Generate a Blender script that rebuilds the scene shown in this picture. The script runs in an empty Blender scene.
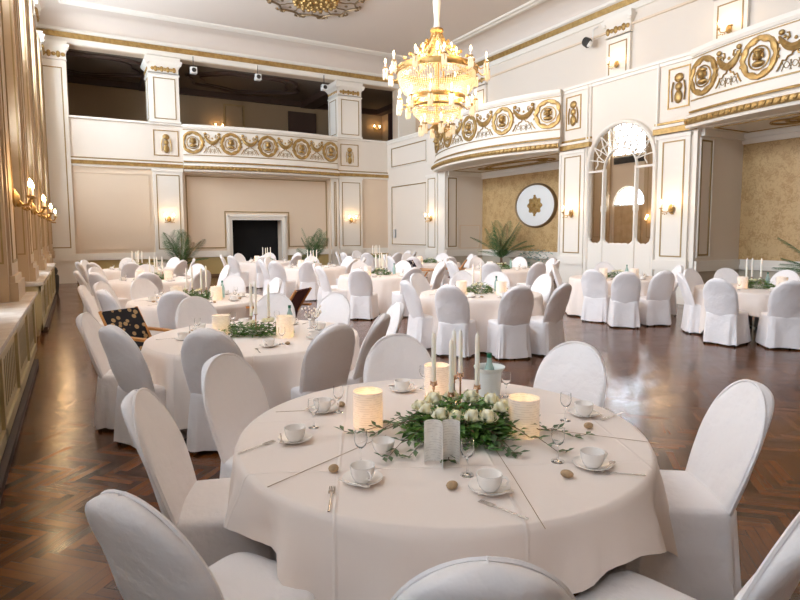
import bpy, math, random
from mathutils import Vector, Matrix, noise
C = bpy.context.scene.collection
PI = math.pi
R = math.radians
random.seed(7)

# ------------------------------------------------------------------ materials
def newmat(name):
    m = bpy.data.materials.new(name); m.use_nodes = True
    nt = m.node_tree; b = nt.nodes['Principled BSDF']
    return m, nt, b
def mat(name, col, rough=0.6, metal=0.0, bump=None, emit=None, trans=0.0, coat=0.0, sheen=0.0, spec=None, vary=None):
    m, nt, b = newmat(name)
    b.inputs['Base Color'].default_value = (*col, 1)
    b.inputs['Roughness'].default_value = rough
    b.inputs['Metallic'].default_value = metal
    b.inputs['Transmission Weight'].default_value = trans
    b.inputs['Coat Weight'].default_value = coat
    b.inputs['Sheen Weight'].default_value = sheen
    if spec is not None: b.inputs['Specular IOR Level'].default_value = spec
    if emit:
        b.inputs['Emission Color'].default_value = (*emit[0], 1); b.inputs['Emission Strength'].default_value = emit[1]
    if bump or vary:
        tc = nt.nodes.new('ShaderNodeTexCoord')
    if bump:
        n = nt.nodes.new('ShaderNodeTexNoise'); n.inputs['Scale'].default_value = bump[0]; n.inputs['Detail'].default_value = 4
        nt.links.new(tc.outputs['Object'], n.inputs['Vector'])
        bp = nt.nodes.new('ShaderNodeBump'); bp.inputs['Strength'].default_value = bump[1]; bp.inputs['Distance'].default_value = bump[2]
        nt.links.new(n.outputs['Fac'], bp.inputs['Height']); nt.links.new(bp.outputs['Normal'], b.inputs['Normal'])
    if vary:
        n = nt.nodes.new('ShaderNodeTexNoise'); n.inputs['Scale'].default_value = vary[1]
        nt.links.new(tc.outputs['Object'], n.inputs['Vector'])
        r = nt.nodes.new('ShaderNodeValToRGB'); r.color_ramp.elements[0].position = .35; r.color_ramp.elements[1].position = .65
        r.color_ramp.elements[0].color = (*col, 1); r.color_ramp.elements[1].color = (*vary[0], 1)
        nt.links.new(n.outputs['Fac'], r.inputs['Fac']); nt.links.new(r.outputs['Color'], b.inputs['Base Color'])
    return m
M = {}
M['wall'] = mat('cream_wall_paint', (.73, .60, .46), .55, bump=(3, .05, .01))
M['pier'] = mat('backlit_tan_pier', (.52, .38, .24), .45)  # tan and darkened: the backlit wall's shade is put into the colour
M['white'] = mat('white_moulding_paint', (.80, .755, .68), .45)
M['wall2'] = mat('off_white_wall_paint', (.75, .68, .595), .55, bump=(3, .05, .01))
M['ceil'] = mat('ceiling_paint', (.70, .62, .55), .8)
M['gold'] = mat('gold_leaf', (.46, .30, .11), .42, .6, vary=((.34, .21, .07), 9))
M['oldgold'] = mat('dull_gold_line', (.36, .25, .11), .5, .5)
M['ochre'] = mat('ochre_dado', (.50, .38, .16), .6)
M['cover'] = mat('white_chair_cover', (.87, .83, .82), .85, bump=(9, .5, .03), sheen=.15)
M['cloth'] = mat('white_damask_cloth', (.85, .75, .68), .8, bump=(5, .2, .02), sheen=.1)
M['darkleg'] = mat('black_chair_leg', (.02, .018, .016), .4)
M['darkcloth'] = mat('shadowed_table_underside', (.05, .04, .035), .8)
M['wood'] = mat('table_plywood', (.35, .2, .1), .6)
M['orange'] = mat('orange_pine', (.62, .27, .07), .4, vary=((.5, .2, .05), 12))
M['china'] = mat('white_china', (.92, .87, .82), .12, coat=.4)
M['steel'] = mat('cutlery_steel', (.62, .58, .54), .22, 1)
M['pebble'] = mat('beige_pebble', (.50, .33, .18), .7, vary=((.36, .24, .13), 60))
M['wax'] = mat('white_wax', (.97, .89, .78), .45)
for k_ in ('wax',):
    q_ = M[k_].node_tree.nodes['Principled BSDF']; q_.inputs['Subsurface Weight'].default_value = .5; q_.inputs['Subsurface Radius'].default_value = (1, .8, .6); q_.inputs['Subsurface Scale'].default_value = .03
M['leaf'] = mat('dark_green_leaf', (.045, .14, .025), .45, vary=((.16, .30, .05), 40))
M['olive'] = mat('olive_leaf', (.05, .10, .035), .5, vary=((.14, .2, .08), 50))
M['palm'] = mat('palm_leaf', (.03, .10, .03), .45, vary=((.08, .16, .04), 8))
M['dry'] = mat('dry_frond', (.16, .09, .03), .6)
M['rose'] = mat('cream_rose', (.9, .82, .5), .6, vary=((.9, .88, .72), 30))
M['stem'] = mat('brown_twig', (.14, .08, .04), .7)
M['ribbon'] = mat('brown_cord', (.36, .24, .14), .7)
M['pot'] = mat('terracotta_pot', (.3, .13, .07), .7)
M['tan'] = mat('tan_drape', (.46, .32, .18), .8, bump=(6, .2, .02))
M['brown'] = mat('brown_door_wood', (.62, .44, .26), .5, vary=((.54, .37, .2), 3))
M['dark'] = mat('dark_grille', (.03, .025, .02), .6)
M['galwall'] = mat('gallery_unlit_taupe', (.34, .24, .14), .8)  # taupe carries the dimness of the unlit gallery
M['galceil'] = mat('gallery_unlit_ceiling', (.15, .11, .08), .8)  # brown darkened in place of missing light under the gallery ceiling
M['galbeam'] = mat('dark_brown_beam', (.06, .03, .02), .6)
M['black'] = mat('unlit_void_black', (.004, .004, .004), .9)  # black colour stands in for darkness beyond the doorway
M['curtain'] = mat('dark_red_brown_curtain', (.05, .02, .015), .9)
M['marble'] = mat('pale_sill_stone', (.62, .54, .46), .25, vary=((.75, .68, .6), 4))
M['radi'] = mat('cream_radiator_cover', (.52, .42, .22), .4)
M['radislot'] = mat('radiator_slot_shadow', (.10, .07, .03), .7)
M['plaq'] = mat('white_plaque_plaster', (.84, .84, .82), .5)
M['bronze'] = mat('bronze_ring', (.25, .17, .09), .4, .6)
M['bucket'] = mat('frosted_white_cooler', (.82, .86, .84), .4, trans=.2)
M['bottle'] = mat('pale_green_bottle_glass', (.55, .75, .68), .08, trans=.5)
M['cap'] = mat('green_bottle_cap', (.0, .12, .06), .4)
M['navy'] = mat('black_floral_canvas', (.015, .015, .02), .85)
M['steelwhite'] = mat('white_lamp_housing', (.8, .8, .78), .4)
M['glassbulb'] = mat('glowing_candle_bulb', (1, .8, .5), .3, emit=((1, .78, .48), 5))
M['lampbulb'] = mat('glowing_sconce_bulb', (1, .8, .5), .3, emit=((1, .62, .26), 45))
M['flame'] = mat('tealight_flame', (1, .6, .2), .3, emit=((1, .55, .18), 25))
M['crystal'] = mat('glowing_cut_crystal', (.82, .70, .50), .12, trans=.3, emit=((1, .80, .52), .12))  # slight emission imitates bulb light caught in the crystals
M['sleeve'] = mat('white_chain_sleeve', (.85, .82, .76), .7)
# patterned canvas of the high chairs
def creases(m, sp, st):
    nt = m.node_tree; b = nt.nodes['Principled BSDF']; old = b.inputs['Normal'].links[0].from_node
    tc = nt.nodes.new('ShaderNodeTexCoord'); sx = nt.nodes.new('ShaderNodeSeparateXYZ'); mp = nt.nodes.new('ShaderNodeMapping'); mp.inputs['Rotation'].default_value = (0, 0, .45)
    nt.links.new(tc.outputs['Object'], mp.inputs[0]); nt.links.new(mp.outputs[0], sx.inputs[0]); outs = []
    for ax in 'XY':
        ch = None
        for op, v in (('MULTIPLY_ADD', sp), ('FRACT', None), ('SUBTRACT', .5), ('ABSOLUTE', None), ('MULTIPLY', 70), ('SUBTRACT', 1), ('MULTIPLY', -1), ('MAXIMUM', 0)):
            n = nt.nodes.new('ShaderNodeMath'); n.operation = op
            nt.links.new(ch or sx.outputs[ax], n.inputs[0]); ch = n.outputs[0]
            if v is not None: n.inputs[1].default_value = v
            if op == 'MULTIPLY_ADD': n.inputs[2].default_value = .25
        outs.append(ch)
    ad = nt.nodes.new('ShaderNodeMath'); nt.links.new(outs[0], ad.inputs[0]); nt.links.new(outs[1], ad.inputs[1])
    bp = nt.nodes.new('ShaderNodeBump'); bp.inputs['Strength'].default_value = st; bp.inputs['Distance'].default_value = .004
    nt.links.new(ad.outputs[0], bp.inputs['Height']); nt.links.new(old.outputs[0], bp.inputs['Normal']); nt.links.new(bp.outputs[0], b.inputs['Normal'])
creases(M['cloth'], 1.6, .8)
def canvas(name, ground, spot):
    m, nt, b = newmat(name)
    tc = nt.nodes.new('ShaderNodeTexCoord'); v = nt.nodes.new('ShaderNodeTexVoronoi'); v.inputs['Scale'].default_value = 13
    r = nt.nodes.new('ShaderNodeValToRGB'); r.color_ramp.interpolation = 'CONSTANT'
    r.color_ramp.elements[0].color = (*spot, 1); r.color_ramp.elements[1].position = .35; r.color_ramp.elements[1].color = (*ground, 1)
    nt.links.new(tc.outputs['Object'], v.inputs['Vector']); nt.links.new(v.outputs['Distance'], r.inputs['Fac']); nt.links.new(r.outputs['Color'], b.inputs['Base Color'])
    b.inputs['Roughness'].default_value = .85
    return m
M['canvas'] = canvas('leaf_print_canvas', (.012, .012, .018), (.5, .33, .16))
M['canvas2'] = canvas('white_spot_canvas', (.015, .012, .03), (.6, .55, .5))
M['canvas3'] = canvas('maroon_canvas', (.09, .015, .015), (.06, .01, .01))
# glass
def glassmat():
    m, nt, b = newmat('clear_glass')
    b.inputs['Base Color'].default_value = (1, 1, 1, 1); b.inputs['Transmission Weight'].default_value = 1
    b.inputs['Roughness'].default_value = .0; b.inputs['IOR'].default_value = 1.35
    return m
M['glass'] = glassmat()
def panemat():
    m = bpy.data.materials.new('window_pane_glass'); m.use_nodes = True; nt = m.node_tree; nt.nodes.clear()
    o = nt.nodes.new('ShaderNodeOutputMaterial'); mx = nt.nodes.new('ShaderNodeMixShader'); t = nt.nodes.new('ShaderNodeBsdfTransparent'); g = nt.nodes.new('ShaderNodeBsdfGlossy')
    g.inputs['Roughness'].default_value = .02; mx.inputs['Fac'].default_value = .1
    nt.links.new(t.outputs[0], mx.inputs[1]); nt.links.new(g.outputs[0], mx.inputs[2]); nt.links.new(mx.outputs[0], o.inputs[0])
    return m
M['pane'] = panemat()
def papermat():
    m, nt, b = newmat('printed_vellum_paper')
    b.inputs['Roughness'].default_value = .6
    out = nt.nodes['Material Output']
    tc = nt.nodes.new('ShaderNodeTexCoord'); sp = nt.nodes.new('ShaderNodeSeparateXYZ'); nt.links.new(tc.outputs['Object'], sp.inputs[0])
    # faint rows of printed text
    mul = nt.nodes.new('ShaderNodeMath'); mul.operation = 'MULTIPLY'; mul.inputs[1].default_value = 90; nt.links.new(sp.outputs['Z'], mul.inputs[0])
    fr = nt.nodes.new('ShaderNodeMath'); fr.operation = 'FRACT'; nt.links.new(mul.outputs[0], fr.inputs[0])
    lt = nt.nodes.new('ShaderNodeMath'); lt.operation = 'LESS_THAN'; lt.inputs[1].default_value = .35; nt.links.new(fr.outputs[0], lt.inputs[0])
    n = nt.nodes.new('ShaderNodeTexNoise'); n.inputs['Scale'].default_value = 55; nt.links.new(tc.outputs['Object'], n.inputs['Vector'])
    gt = nt.nodes.new('ShaderNodeMath'); gt.operation = 'GREATER_THAN'; gt.inputs[1].default_value = .47; nt.links.new(n.outputs['Fac'], gt.inputs[0])
    mm = nt.nodes.new('ShaderNodeMath'); mm.operation = 'MULTIPLY'; nt.links.new(lt.outputs[0], mm.inputs[0]); nt.links.new(gt.outputs[0], mm.inputs[1])
    m3 = nt.nodes.new('ShaderNodeMath'); m3.operation = 'MULTIPLY'; m3.inputs[1].default_value = .22; nt.links.new(mm.outputs[0], m3.inputs[0])
    mx = nt.nodes.new('ShaderNodeMixRGB'); mx.inputs[1].default_value = (.95, .93, .90, 1); mx.inputs[2].default_value = (.35, .33, .33, 1)
    nt.links.new(m3.outputs[0], mx.inputs[0]); nt.links.new(mx.outputs[0], b.inputs['Base Color'])
    tr = nt.nodes.new('ShaderNodeBsdfTranslucent'); nt.links.new(mx.outputs[0], tr.inputs[0])
    ms = nt.nodes.new('ShaderNodeMixShader'); ms.inputs[0].default_value = .45
    nt.links.new(b.outputs[0], ms.inputs[1]); nt.links.new(tr.outputs[0], ms.inputs[2]); nt.links.new(ms.outputs[0], out.inputs[0])
    return m
M['paper'] = papermat()
def damask():
    m, nt, b = newmat('gold_damask_wallpaper')
    tc = nt.nodes.new('ShaderNodeTexCoord')
    n = nt.nodes.new('ShaderNodeTexNoise'); n.inputs['Scale'].default_value = 13; n.inputs['Detail'].default_value = 3; n.inputs['Distortion'].default_value = 1.6
    v = nt.nodes.new('ShaderNodeTexVoronoi'); v.inputs['Scale'].default_value = 4
    ad = nt.nodes.new('ShaderNodeMath'); ad.operation = 'ADD'
    ml = nt.nodes.new('ShaderNodeMath'); ml.operation = 'MULTIPLY'; ml.inputs[1].default_value = .3
    nt.links.new(tc.outputs['Object'], n.inputs['Vector']); nt.links.new(tc.outputs['Object'], v.inputs['Vector'])
    nt.links.new(v.outputs['Distance'], ml.inputs[0]); nt.links.new(n.outputs['Fac'], ad.inputs[0]); nt.links.new(ml.outputs[0], ad.inputs[1])
    r = nt.nodes.new('ShaderNodeValToRGB'); r.color_ramp.elements[0].position = .5; r.color_ramp.elements[1].position = .72
    r.color_ramp.elements[0].color = (.42, .26, .10, 1); r.color_ramp.elements[1].color = (.56, .38, .18, 1)
    nt.links.new(ad.outputs[0], r.inputs['Fac']); nt.links.new(r.outputs['Color'], b.inputs['Base Color'])
    b.inputs['Roughness'].default_value = .5
    return m
M['damask'] = damask()
def floormat():
    m, nt, b = newmat('herringbone_parquet')
    L = nt.links
    def N(t, **k):
        n = nt.nodes.new(t)
        for a, v in k.items(): setattr(n, a, v)
        return n
    def MA(op, a, c=None, d=None):
        n = N('ShaderNodeMath', operation=op)
        for i, v in enumerate((a, c, d)):
            if v is None: continue
            if isinstance(v, (int, float)): n.inputs[i].default_value = v
            else: L.new(v, n.inputs[i])
        return n.outputs[0]
    tc = N('ShaderNodeTexCoord'); mp = N('ShaderNodeMapping'); W = .058; n_ = 6
    mp.inputs['Rotation'].default_value = (0, 0, R(45)); mp.inputs['Scale'].default_value = (1 / W, 1 / W, 1)
    L.new(tc.outputs['Object'], mp.inputs['Vector']); sp = N('ShaderNodeSeparateXYZ'); L.new(mp.outputs[0], sp.inputs[0])
    x = MA('ADD', sp.outputs['X'], 3000); y = MA('ADD', sp.outputs['Y'], 3000)
    i = MA('FLOOR', x); j = MA('FLOOR', y)
    k = MA('FLOORED_MODULO', MA('SUBTRACT', i, j), 2 * n_)
    horiz = MA('LESS_THAN', k, n_ - .5)
    xa = MA('SUBTRACT', x, j); ph = MA('FLOORED_MODULO', xa, 2 * n_); idh = MA('FLOOR', MA('DIVIDE', xa, 2 * n_))
    ya = MA('SUBTRACT', MA('SUBTRACT', y, i), 1); pv = MA('FLOORED_MODULO', ya, 2 * n_); idv = MA('FLOOR', MA('DIVIDE', ya, 2 * n_))
    def mixf(a, c):  # horiz? a : c
        return MA('ADD', MA('MULTIPLY', a, horiz), MA('MULTIPLY', c, MA('SUBTRACT', 1, horiz)))
    along = mixf(ph, pv); across = mixf(MA('FRACT', y), MA('FRACT', x))
    idA = mixf(j, MA('ADD', i, 511)); idB = mixf(idh, MA('ADD', idv, 77))
    # edge
    ea = MA('MINIMUM', across, MA('SUBTRACT', 1, across)); eb = MA('MINIMUM', along, MA('SUBTRACT', n_, along))
    e = MA('MINIMUM', ea, eb); seam = MA('LESS_THAN', e, .035)
    cb = N('ShaderNodeCombineXYZ'); L.new(idA, cb.inputs[0]); L.new(idB, cb.inputs[1]); L.new(horiz, cb.inputs[2])
    wn = N('ShaderNodeTexWhiteNoise', noise_dimensions='3D'); L.new(cb.outputs[0], wn.inputs['Vector'])
    # grain
    cg = N('ShaderNodeCombineXYZ'); L.new(MA('MULTIPLY', along, .25), cg.inputs[0]); L.new(MA('MULTIPLY', across, 5), cg.inputs[1]); L.new(MA('MULTIPLY', wn.outputs['Value'], 50), cg.inputs[2])
    gn = N('ShaderNodeTexNoise'); gn.inputs['Scale'].default_value = 1.6; gn.inputs['Detail'].default_value = 4; L.new(cg.outputs[0], gn.inputs['Vector'])
    v = MA('ADD', MA('MULTIPLY', wn.outputs['Value'], .6), MA('MULTIPLY', gn.outputs['Fac'], .5))
    r = N('ShaderNodeValToRGB'); r.color_ramp.elements[0].position = .15; r.color_ramp.elements[1].position = .95
    r.color_ramp.elements[0].color = (.028, .009, .002, 1); r.color_ramp.elements[1].color = (.21, .066, .014, 1)
    L.new(v, r.inputs['Fac'])
    mx = N('ShaderNodeMixRGB'); L.new(MA('MULTIPLY', seam, .45), mx.inputs[0]); L.new(r.outputs[0], mx.inputs[1]); mx.inputs[2].default_value = (.02, .008, .004, 1)
    L.new(mx.outputs[0], b.inputs['Base Color'])
    n2 = N('ShaderNodeTexNoise'); n2.inputs['Scale'].default_value = 1.5; n2.inputs['Detail'].default_value = 3; L.new(tc.outputs['Object'], n2.inputs['Vector'])
    L.new(MA('ADD', MA('MULTIPLY', wn.outputs['Value'], .06), MA('MULTIPLY_ADD', n2.outputs['Fac'], .16, .07)), b.inputs['Roughness'])
    bp = N('ShaderNodeBump'); bp.inputs['Strength'].default_value = .35; bp.inputs['Distance'].default_value = .004
    h = MA('SUBTRACT', MA('ADD', MA('MULTIPLY', wn.outputs['Value'], .5), MA('MULTIPLY', gn.outputs['Fac'], .6)), MA('MULTIPLY', seam, .8))
    L.new(h, bp.inputs['Height']); L.new(bp.outputs[0], b.inputs['Normal'])
    b.inputs['Specular IOR Level'].default_value = .42
    b.inputs['Coat Weight'].default_value = .06; b.inputs['Coat Roughness'].default_value = .12
    return m
M['floor'] = floormat()

# ------------------------------------------------------------------ mesh builder
class MB:
    def __init__(s): s.v = []; s.f = []
    def add(s, vs, fs):
        o = len(s.v); s.v += [tuple(p) for p in vs]; s.f += [tuple(i + o for i in q) for q in fs]; return s
    def box(s, x0, x1, y0, y1, z0, z1, T=None):
        vs = [(x, y, z) for z in (z0, z1) for y in (y0, y1) for x in (x0, x1)]
        if T: vs = [T(*p) for p in vs]
        return s.add(vs, [(0, 2, 3, 1), (4, 5, 7, 6), (0, 1, 5, 4), (2, 6, 7, 3), (0, 4, 6, 2), (1, 3, 7, 5)])
    def rings(s, rings, close=True, capa=True, capb=True):
        n = len(rings[0]); vs = [p for r in rings for p in r]; fs = []
        for i in range(len(rings) - 1):
            for j in range(n if close else n - 1):
                a = i * n + j; b = i * n + (j + 1) % n; fs.append((a, b, b + n, a + n))
        if close and capa: fs.append(tuple(range(n - 1, -1, -1)))
        if close and capb: fs.append(tuple((len(rings) - 1) * n + j for j in range(n)))
        return s.add(vs, fs)
    def lathe(s, prof, c=(0, 0, 0), n=16, T=None, caps=True):
        rs = []
        for r, z in prof:
            ring = [(c[0] + r * math.cos(2 * PI * k / n), c[1] + r * math.sin(2 * PI * k / n), c[2] + z) for k in range(n)]
            if T: ring = [T(*p) for p in ring]
            rs.append(ring)
        return s.rings(rs, True, caps, caps)
    def tube(s, pts, rad, n=6, T=None, caps=True, flat=1.0):
        pts = [Vector(p) for p in pts]
        if T: pts = [Vector(T(*p)) for p in pts]
        rs = []; up = None
        for i, p in enumerate(pts):
            d = (pts[min(i + 1, len(pts) - 1)] - pts[max(i - 1, 0)]).normalized()
            if up is None:
                up = Vector((0, 0, 1)) if abs(d.z) < .9 else Vector((1, 0, 0))
            a = d.cross(up)
            if a.length < 1e-6: a = d.orthogonal()
            a.normalize(); b_ = a.cross(d).normalized(); up = b_
            r = rad[i] if isinstance(rad, (list, tuple)) else rad
            rs.append([tuple(p + a * (r * math.cos(2 * PI * k / n)) + b_ * (r * flat * math.sin(2 * PI * k / n))) for k in range(n)])
        return s.rings(rs, True, caps, caps)
    def ball(s, c, r, n=8, m=5, T=None, sc=(1, 1, 1)):
        rs = []
        for i in range(m + 1):
            a = -PI / 2 + PI * (i + .02) / (m + .04); z = math.sin(a) * r * sc[2]; q = math.cos(a) * r
            ring = [(c[0] + q * sc[0] * math.cos(2 * PI * k / n), c[1] + q * sc[1] * math.sin(2 * PI * k / n), c[2] + z) for k in range(n)]
            if T: ring = [T(*p) for p in ring]
            rs.append(ring)
        return s.rings(rs)
    def build(s, name, m, parent=None, smooth=True, angle=40):
        me = bpy.data.meshes.new(name); me.from_pydata(s.v, [], s.f); me.materials.append(m); me.update()
        import bmesh
        bm = bmesh.new(); bm.from_mesh(me); bmesh.ops.recalc_face_normals(bm, faces=bm.faces[:]); bm.to_mesh(me); bm.free()
        if smooth:
            me.polygons.foreach_set('use_smooth', [True] * len(me.polygons)); me.set_sharp_from_angle(angle=R(angle))
        o = bpy.data.objects.new(name, me); C.objects.link(o)
        if parent: o.parent = parent
        return o
def tag(o, label=None, cat=None, group=None, kind=None):
    if label: o['label'] = label
    if cat: o['category'] = cat
    if group: o['group'] = group
    if kind: o['kind'] = kind
    return o
def thing(name, loc, rz=0, label=None, cat=None, group=None):
    o = bpy.data.objects.new(name, None); C.objects.link(o); o.location = loc; o.rotation_euler = (0, 0, rz); o.empty_display_size = .1
    return tag(o, label, cat, group)
KIDS = {}
def copytree(o, parent=None):
    c = o.copy(); C.objects.link(c)
    if parent: c.parent = parent
    for ch in KIDS.setdefault(o.name, [k for k in o.children]): copytree(ch, c)
    return c
def place(proto, used, loc, rz, label=None, group=None, sc=None):
    o = copytree(proto) if used[0] else proto
    used[0] = True
    o.location = loc; o.rotation_euler = (0, 0, rz)
    if label: o['label'] = label
    if group: o['group'] = group
    if sc: o.scale = (sc, sc, sc)
    return o
ntrim = [0]
def struct(name, mb, m, **k): return tag(mb.build(name, m, **k), kind='structure')
def trim(mb, m, **k):
    ntrim[0] += 1; return struct('trim_%d' % ntrim[0], mb, m, **k)

# ------------------------------------------------------------------ camera
P = dict(f=573.79, yaw=R(29.434), pit=R(4.943), roll=R(-.285), h=1.7)
cy_, sy_ = math.cos(P['yaw']), math.sin(P['yaw']); cp_, sp_ = math.cos(P['pit']), math.sin(P['pit'])
fw = Vector((sy_ * cp_, cy_ * cp_, -sp_)); rt = Vector((cy_, -sy_, 0)); up = rt.cross(fw)
r2 = rt * math.cos(P['roll']) + up * math.sin(P['roll']); u2 = -rt * math.sin(P['roll']) + up * math.cos(P['roll'])
cam = bpy.data.cameras.new('camera'); co = bpy.data.objects.new('camera', cam); C.objects.link(co)
co.matrix_world = Matrix(((r2.x, u2.x, -fw.x, 0), (r2.y, u2.y, -fw.y, 0), (r2.z, u2.z, -fw.z, P['h']), (0, 0, 0, 1)))
cam.sensor_width = 36; cam.lens = P['f'] * 36 / 800; cam.shift_y = -18.6 / 800; cam.clip_start = .05; cam.clip_end = 200
bpy.context.scene.camera = co

# ------------------------------------------------------------------ room constants
XL, XR, XU, YB, YR = -1.0, 12.2, 14.3, 22.7, -6.0
ZC = 9.05; ZK = 8.13                       # ceiling, foot of the cornice
XN = 13.95                                 # back of the niches
ZG = 4.05; ZP = 5.6                        # gallery slab, parapet top

# floor
b = MB(); b.box(XL - .4, XU + .3, YR - .3, 28.5, -.15, 0); struct('floor', b, M['floor'], smooth=False)
# ceiling (flat part + cove)
b = MB(); I = 1.05
b.box(XL + I, XU - I, YR + I, YB - I, ZC, ZC + .2)
def covering(b, x0, x1, y0, y1, prof):
    rs = [[(x0 + d, y0 + d, z), (x1 - d, y0 + d, z), (x1 - d, y1 - d, z), (x0 + d, y1 - d, z)] for d, z in prof]
    b.rings(rs, True, False, False)
prof = [(0.0, ZK + .25)] + [(.08 + (I - .08) * (1 - math.cos(t)), ZK + .27 + (ZC - ZK - .27) * math.sin(t)) for t in [R(a) for a in range(0, 91, 10)]]
covering(b, XL, XU, YR, YB, prof)
b.build('ceiling', M['ceil'], angle=25)['kind'] = 'structure'
# white raised strip where the cove meets the flat ceiling
b = MB(); covering(b, XL, XU, YR, YB, [(I - .16, ZC - .02), (I - .12, ZC - .07), (I, ZC - .08), (I + .06, ZC - .05), (I + .16, ZC - .05), (I + .2, ZC)]); trim(b, M['white'], smooth=False)
# cornice: white bead, gold band, white bead
b = MB(); covering(b, XL, XU, YR, YB, [(-.02, ZK + .40), (.16, ZK + .36), (.16, ZK + .28), (.1, ZK + .24), (-.02, ZK + .24)]); trim(b, M['white'], smooth=False)
b = MB(); covering(b, XL, XU, YR, YB, [(.1, ZK + .24), (.13, ZK + .22), (.09, ZK + .07), (-.02, ZK + .06)]); trim(b, M['gold'], smooth=False)
b = MB(); covering(b, XL, XU, YR, YB, [(-.02, ZK + .08), (.06, ZK + .07), (.05, ZK - .1), (-.02, ZK - .12)]); trim(b, M['white'], smooth=False)

# ------------------------------------------------------------------ back wall
b = MB()
b.box(XL - .3, 3.65, YB, YB + .5, 0, ZG)                 # left lower
b.box(9.45, XR, YB, YB + .5, 0, ZG)
b.box(3.65, 5.4, 23.0, 23.5, 0, ZG); b.box(7.4, 9.45, 23.0, 23.5, 0, ZG); b.box(5.4, 7.4, 23.0, 23.5, 2.2, ZG)
b.box(3.65, 9.45, YB, 23.5, 3.9, ZG)
b.box(XL - .3, 0.02, YB, YB + .5, ZP, 8.6)
b.box(0.02, XU, YB, YB + .5, 8.0, 8.6)
b.box(12.75, XU + .3, YB, YB + .5, ZP, 8.6); b.box(XR, XU + .3, YB, YB + .5, 0, ZP)
struct('wall_back', b, M['wall'], smooth=False)
b = MB(); b.box(XL - .3, XR, YB, YB + .25, ZG, ZP); trim(b, M['wall2'], smooth=False)
# doorway: black sheet in place of the unlit space beyond
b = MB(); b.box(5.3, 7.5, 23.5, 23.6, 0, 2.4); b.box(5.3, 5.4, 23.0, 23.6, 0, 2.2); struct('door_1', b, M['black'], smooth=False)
b = MB()
b.box(5.18, 5.4, 22.93, 23.02, 0, 2.42); b.box(7.4, 7.62, 22.93, 23.02, 0, 2.42); b.box(5.4, 7.4, 22.93, 23.02, 2.2, 2.42)
b.box(5.24, 5.3, 22.9, 22.94, 0, 2.36); b.box(7.5, 7.56, 22.9, 22.94, 0, 2.36); b.box(5.24, 7.56, 22.9, 22.94, 2.3, 2.36); trim(b, M['white'], smooth=False)
# handrail on the parapet, dado cap, ochre dado and baseboard
b = MB(); b.box(XL, XR + .02, YB - .08, YB + .3, ZP, ZP + .07); trim(b, M['white'], smooth=False)
def dado(x0, x1, y, n=-1):
    b = MB(); b.box(x0, x1, y - .08, y + .01, .76, .84); b.box(x0, x1, y - .05, y + .01, .84, .93); b.box(x0, x1, y - .03, y + .01, .93, 1.0); trim(b, M['white'], smooth=False)
    b = MB(); b.box(x0, x1, y - .015, y + .01, .1, .76); trim(b, M['ochre'], smooth=False)
    b = MB(); b.box(x0, x1, y - .04, y + .01, 0, .1); trim(b, M['stem'], smooth=False)
dado(XL, 3.6, YB); dado(9.5, XR, YB); dado(3.65, 5.18, 23.0); dado(7.62, 9.45, 23.0)
# gold / white string course under the parapet
def course_back(x0, x1):
    b = MB(); b.box(x0, x1, YB - .10, YB + .02, ZG + .02, ZG + .15); trim(b, M['gold'], smooth=False)
    b = MB(); b.box(x0, x1, YB - .13, YB + .02, ZG + .15, ZG + .20); b.box(x0, x1, YB - .07, YB + .02, ZG - .05, ZG + .02); trim(b, M['white'], smooth=False)
    b = MB(); b.box(x0, x1, YB - .05, YB + .02, ZG + .22, ZG + .26); trim(b, M['oldgold'], smooth=False)
course_back(XL, 3.6); course_back(9.6, XR)
# panel frames: thin gold rectangles on a wall
def frame_mb(u0, u1, v0, v1, w=.035, d=.02, T=None, b=None):
    b = b or MB()
    b.box(u0, u1, 0, d, v0, v0 + w, T); b.box(u0, u1, 0, d, v1 - w, v1, T); b.box(u0, u0 + w, 0, d, v0 + w, v1 - w, T); b.box(u1 - w, u1, 0, d, v0 + w, v1 - w, T)
    return b
def TB(y): return lambda u, w, v: (u, y - w, v)           # on a wall facing -y
def TR(x): return lambda u, w, v: (x - w, u, v)           # on a wall facing -x
def TLf(x): return lambda u, w, v: (x + w, u, v)          # on a wall facing +x
def panel(u0, u1, v0, v1, T, w=.035):
    trim(frame_mb(u0, u1, v0, v1, w, .02, T), M['oldgold'], smooth=False)
    g = .045; trim(frame_mb(u0 - g, u1 + g, v0 - g, v1 + g, .03, .03, T), M['white'], smooth=False)
T0 = TB(YB)
trim(frame_mb(.05, 2.42, 1.12, 3.82, .04, .03, T0), M['wall'], smooth=False)
b = MB(); T3 = TB(23.0); w = .035
for u0, u1, v0, v1 in ((3.72, 5.12, 1.1, 1.1 + w), (7.72, 9.4, 1.1, 1.1 + w), (3.72, 9.4, 3.82, 3.82 + w), (3.72, 3.72 + w, 1.1, 3.82), (9.4 - w, 9.4, 1.1, 3.82), (5.12, 5.12 + w, 1.1, 2.5), (7.7, 7.7 + w, 1.1, 2.5), (5.12, 7.7 + w, 2.5, 2.5 + w)): b.box(u0, u1, 0, .02, v0, v1, T3)
trim(b, M['oldgold'], smooth=False)
# pilasters on the back wall
def pilaster(u0, u1, T, v0=1.0, v1=ZG - .02, d=.1, base=True):
    b = MB(); b.box(u0, u1, 0, d, 0 if base else v0, v1, T)
    if base: b.box(u0 - .05, u1 + .05, 0, d + .05, .0, .14, T); b.box(u0 - .05, u1 + .05, 0, d + .05, .76, .98, T)
    b.box(u0 - .03, u1 + .03, 0, d + .03, v1 - .1, v1, T)
    trim(b, M['white'], smooth=False)
    T2 = lambda u, w, v: T(u, w + d, v)
    trim(frame_mb(u0 + .1, u1 - .1, v0 + .1, v1 - .22, .03, .015, T2), M['oldgold'], smooth=False)
pilaster(2.55, 3.55, T0); pilaster(9.85, 10.9, T0)
pilaster(9.5, 9.8, T0, d=.06)
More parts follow.
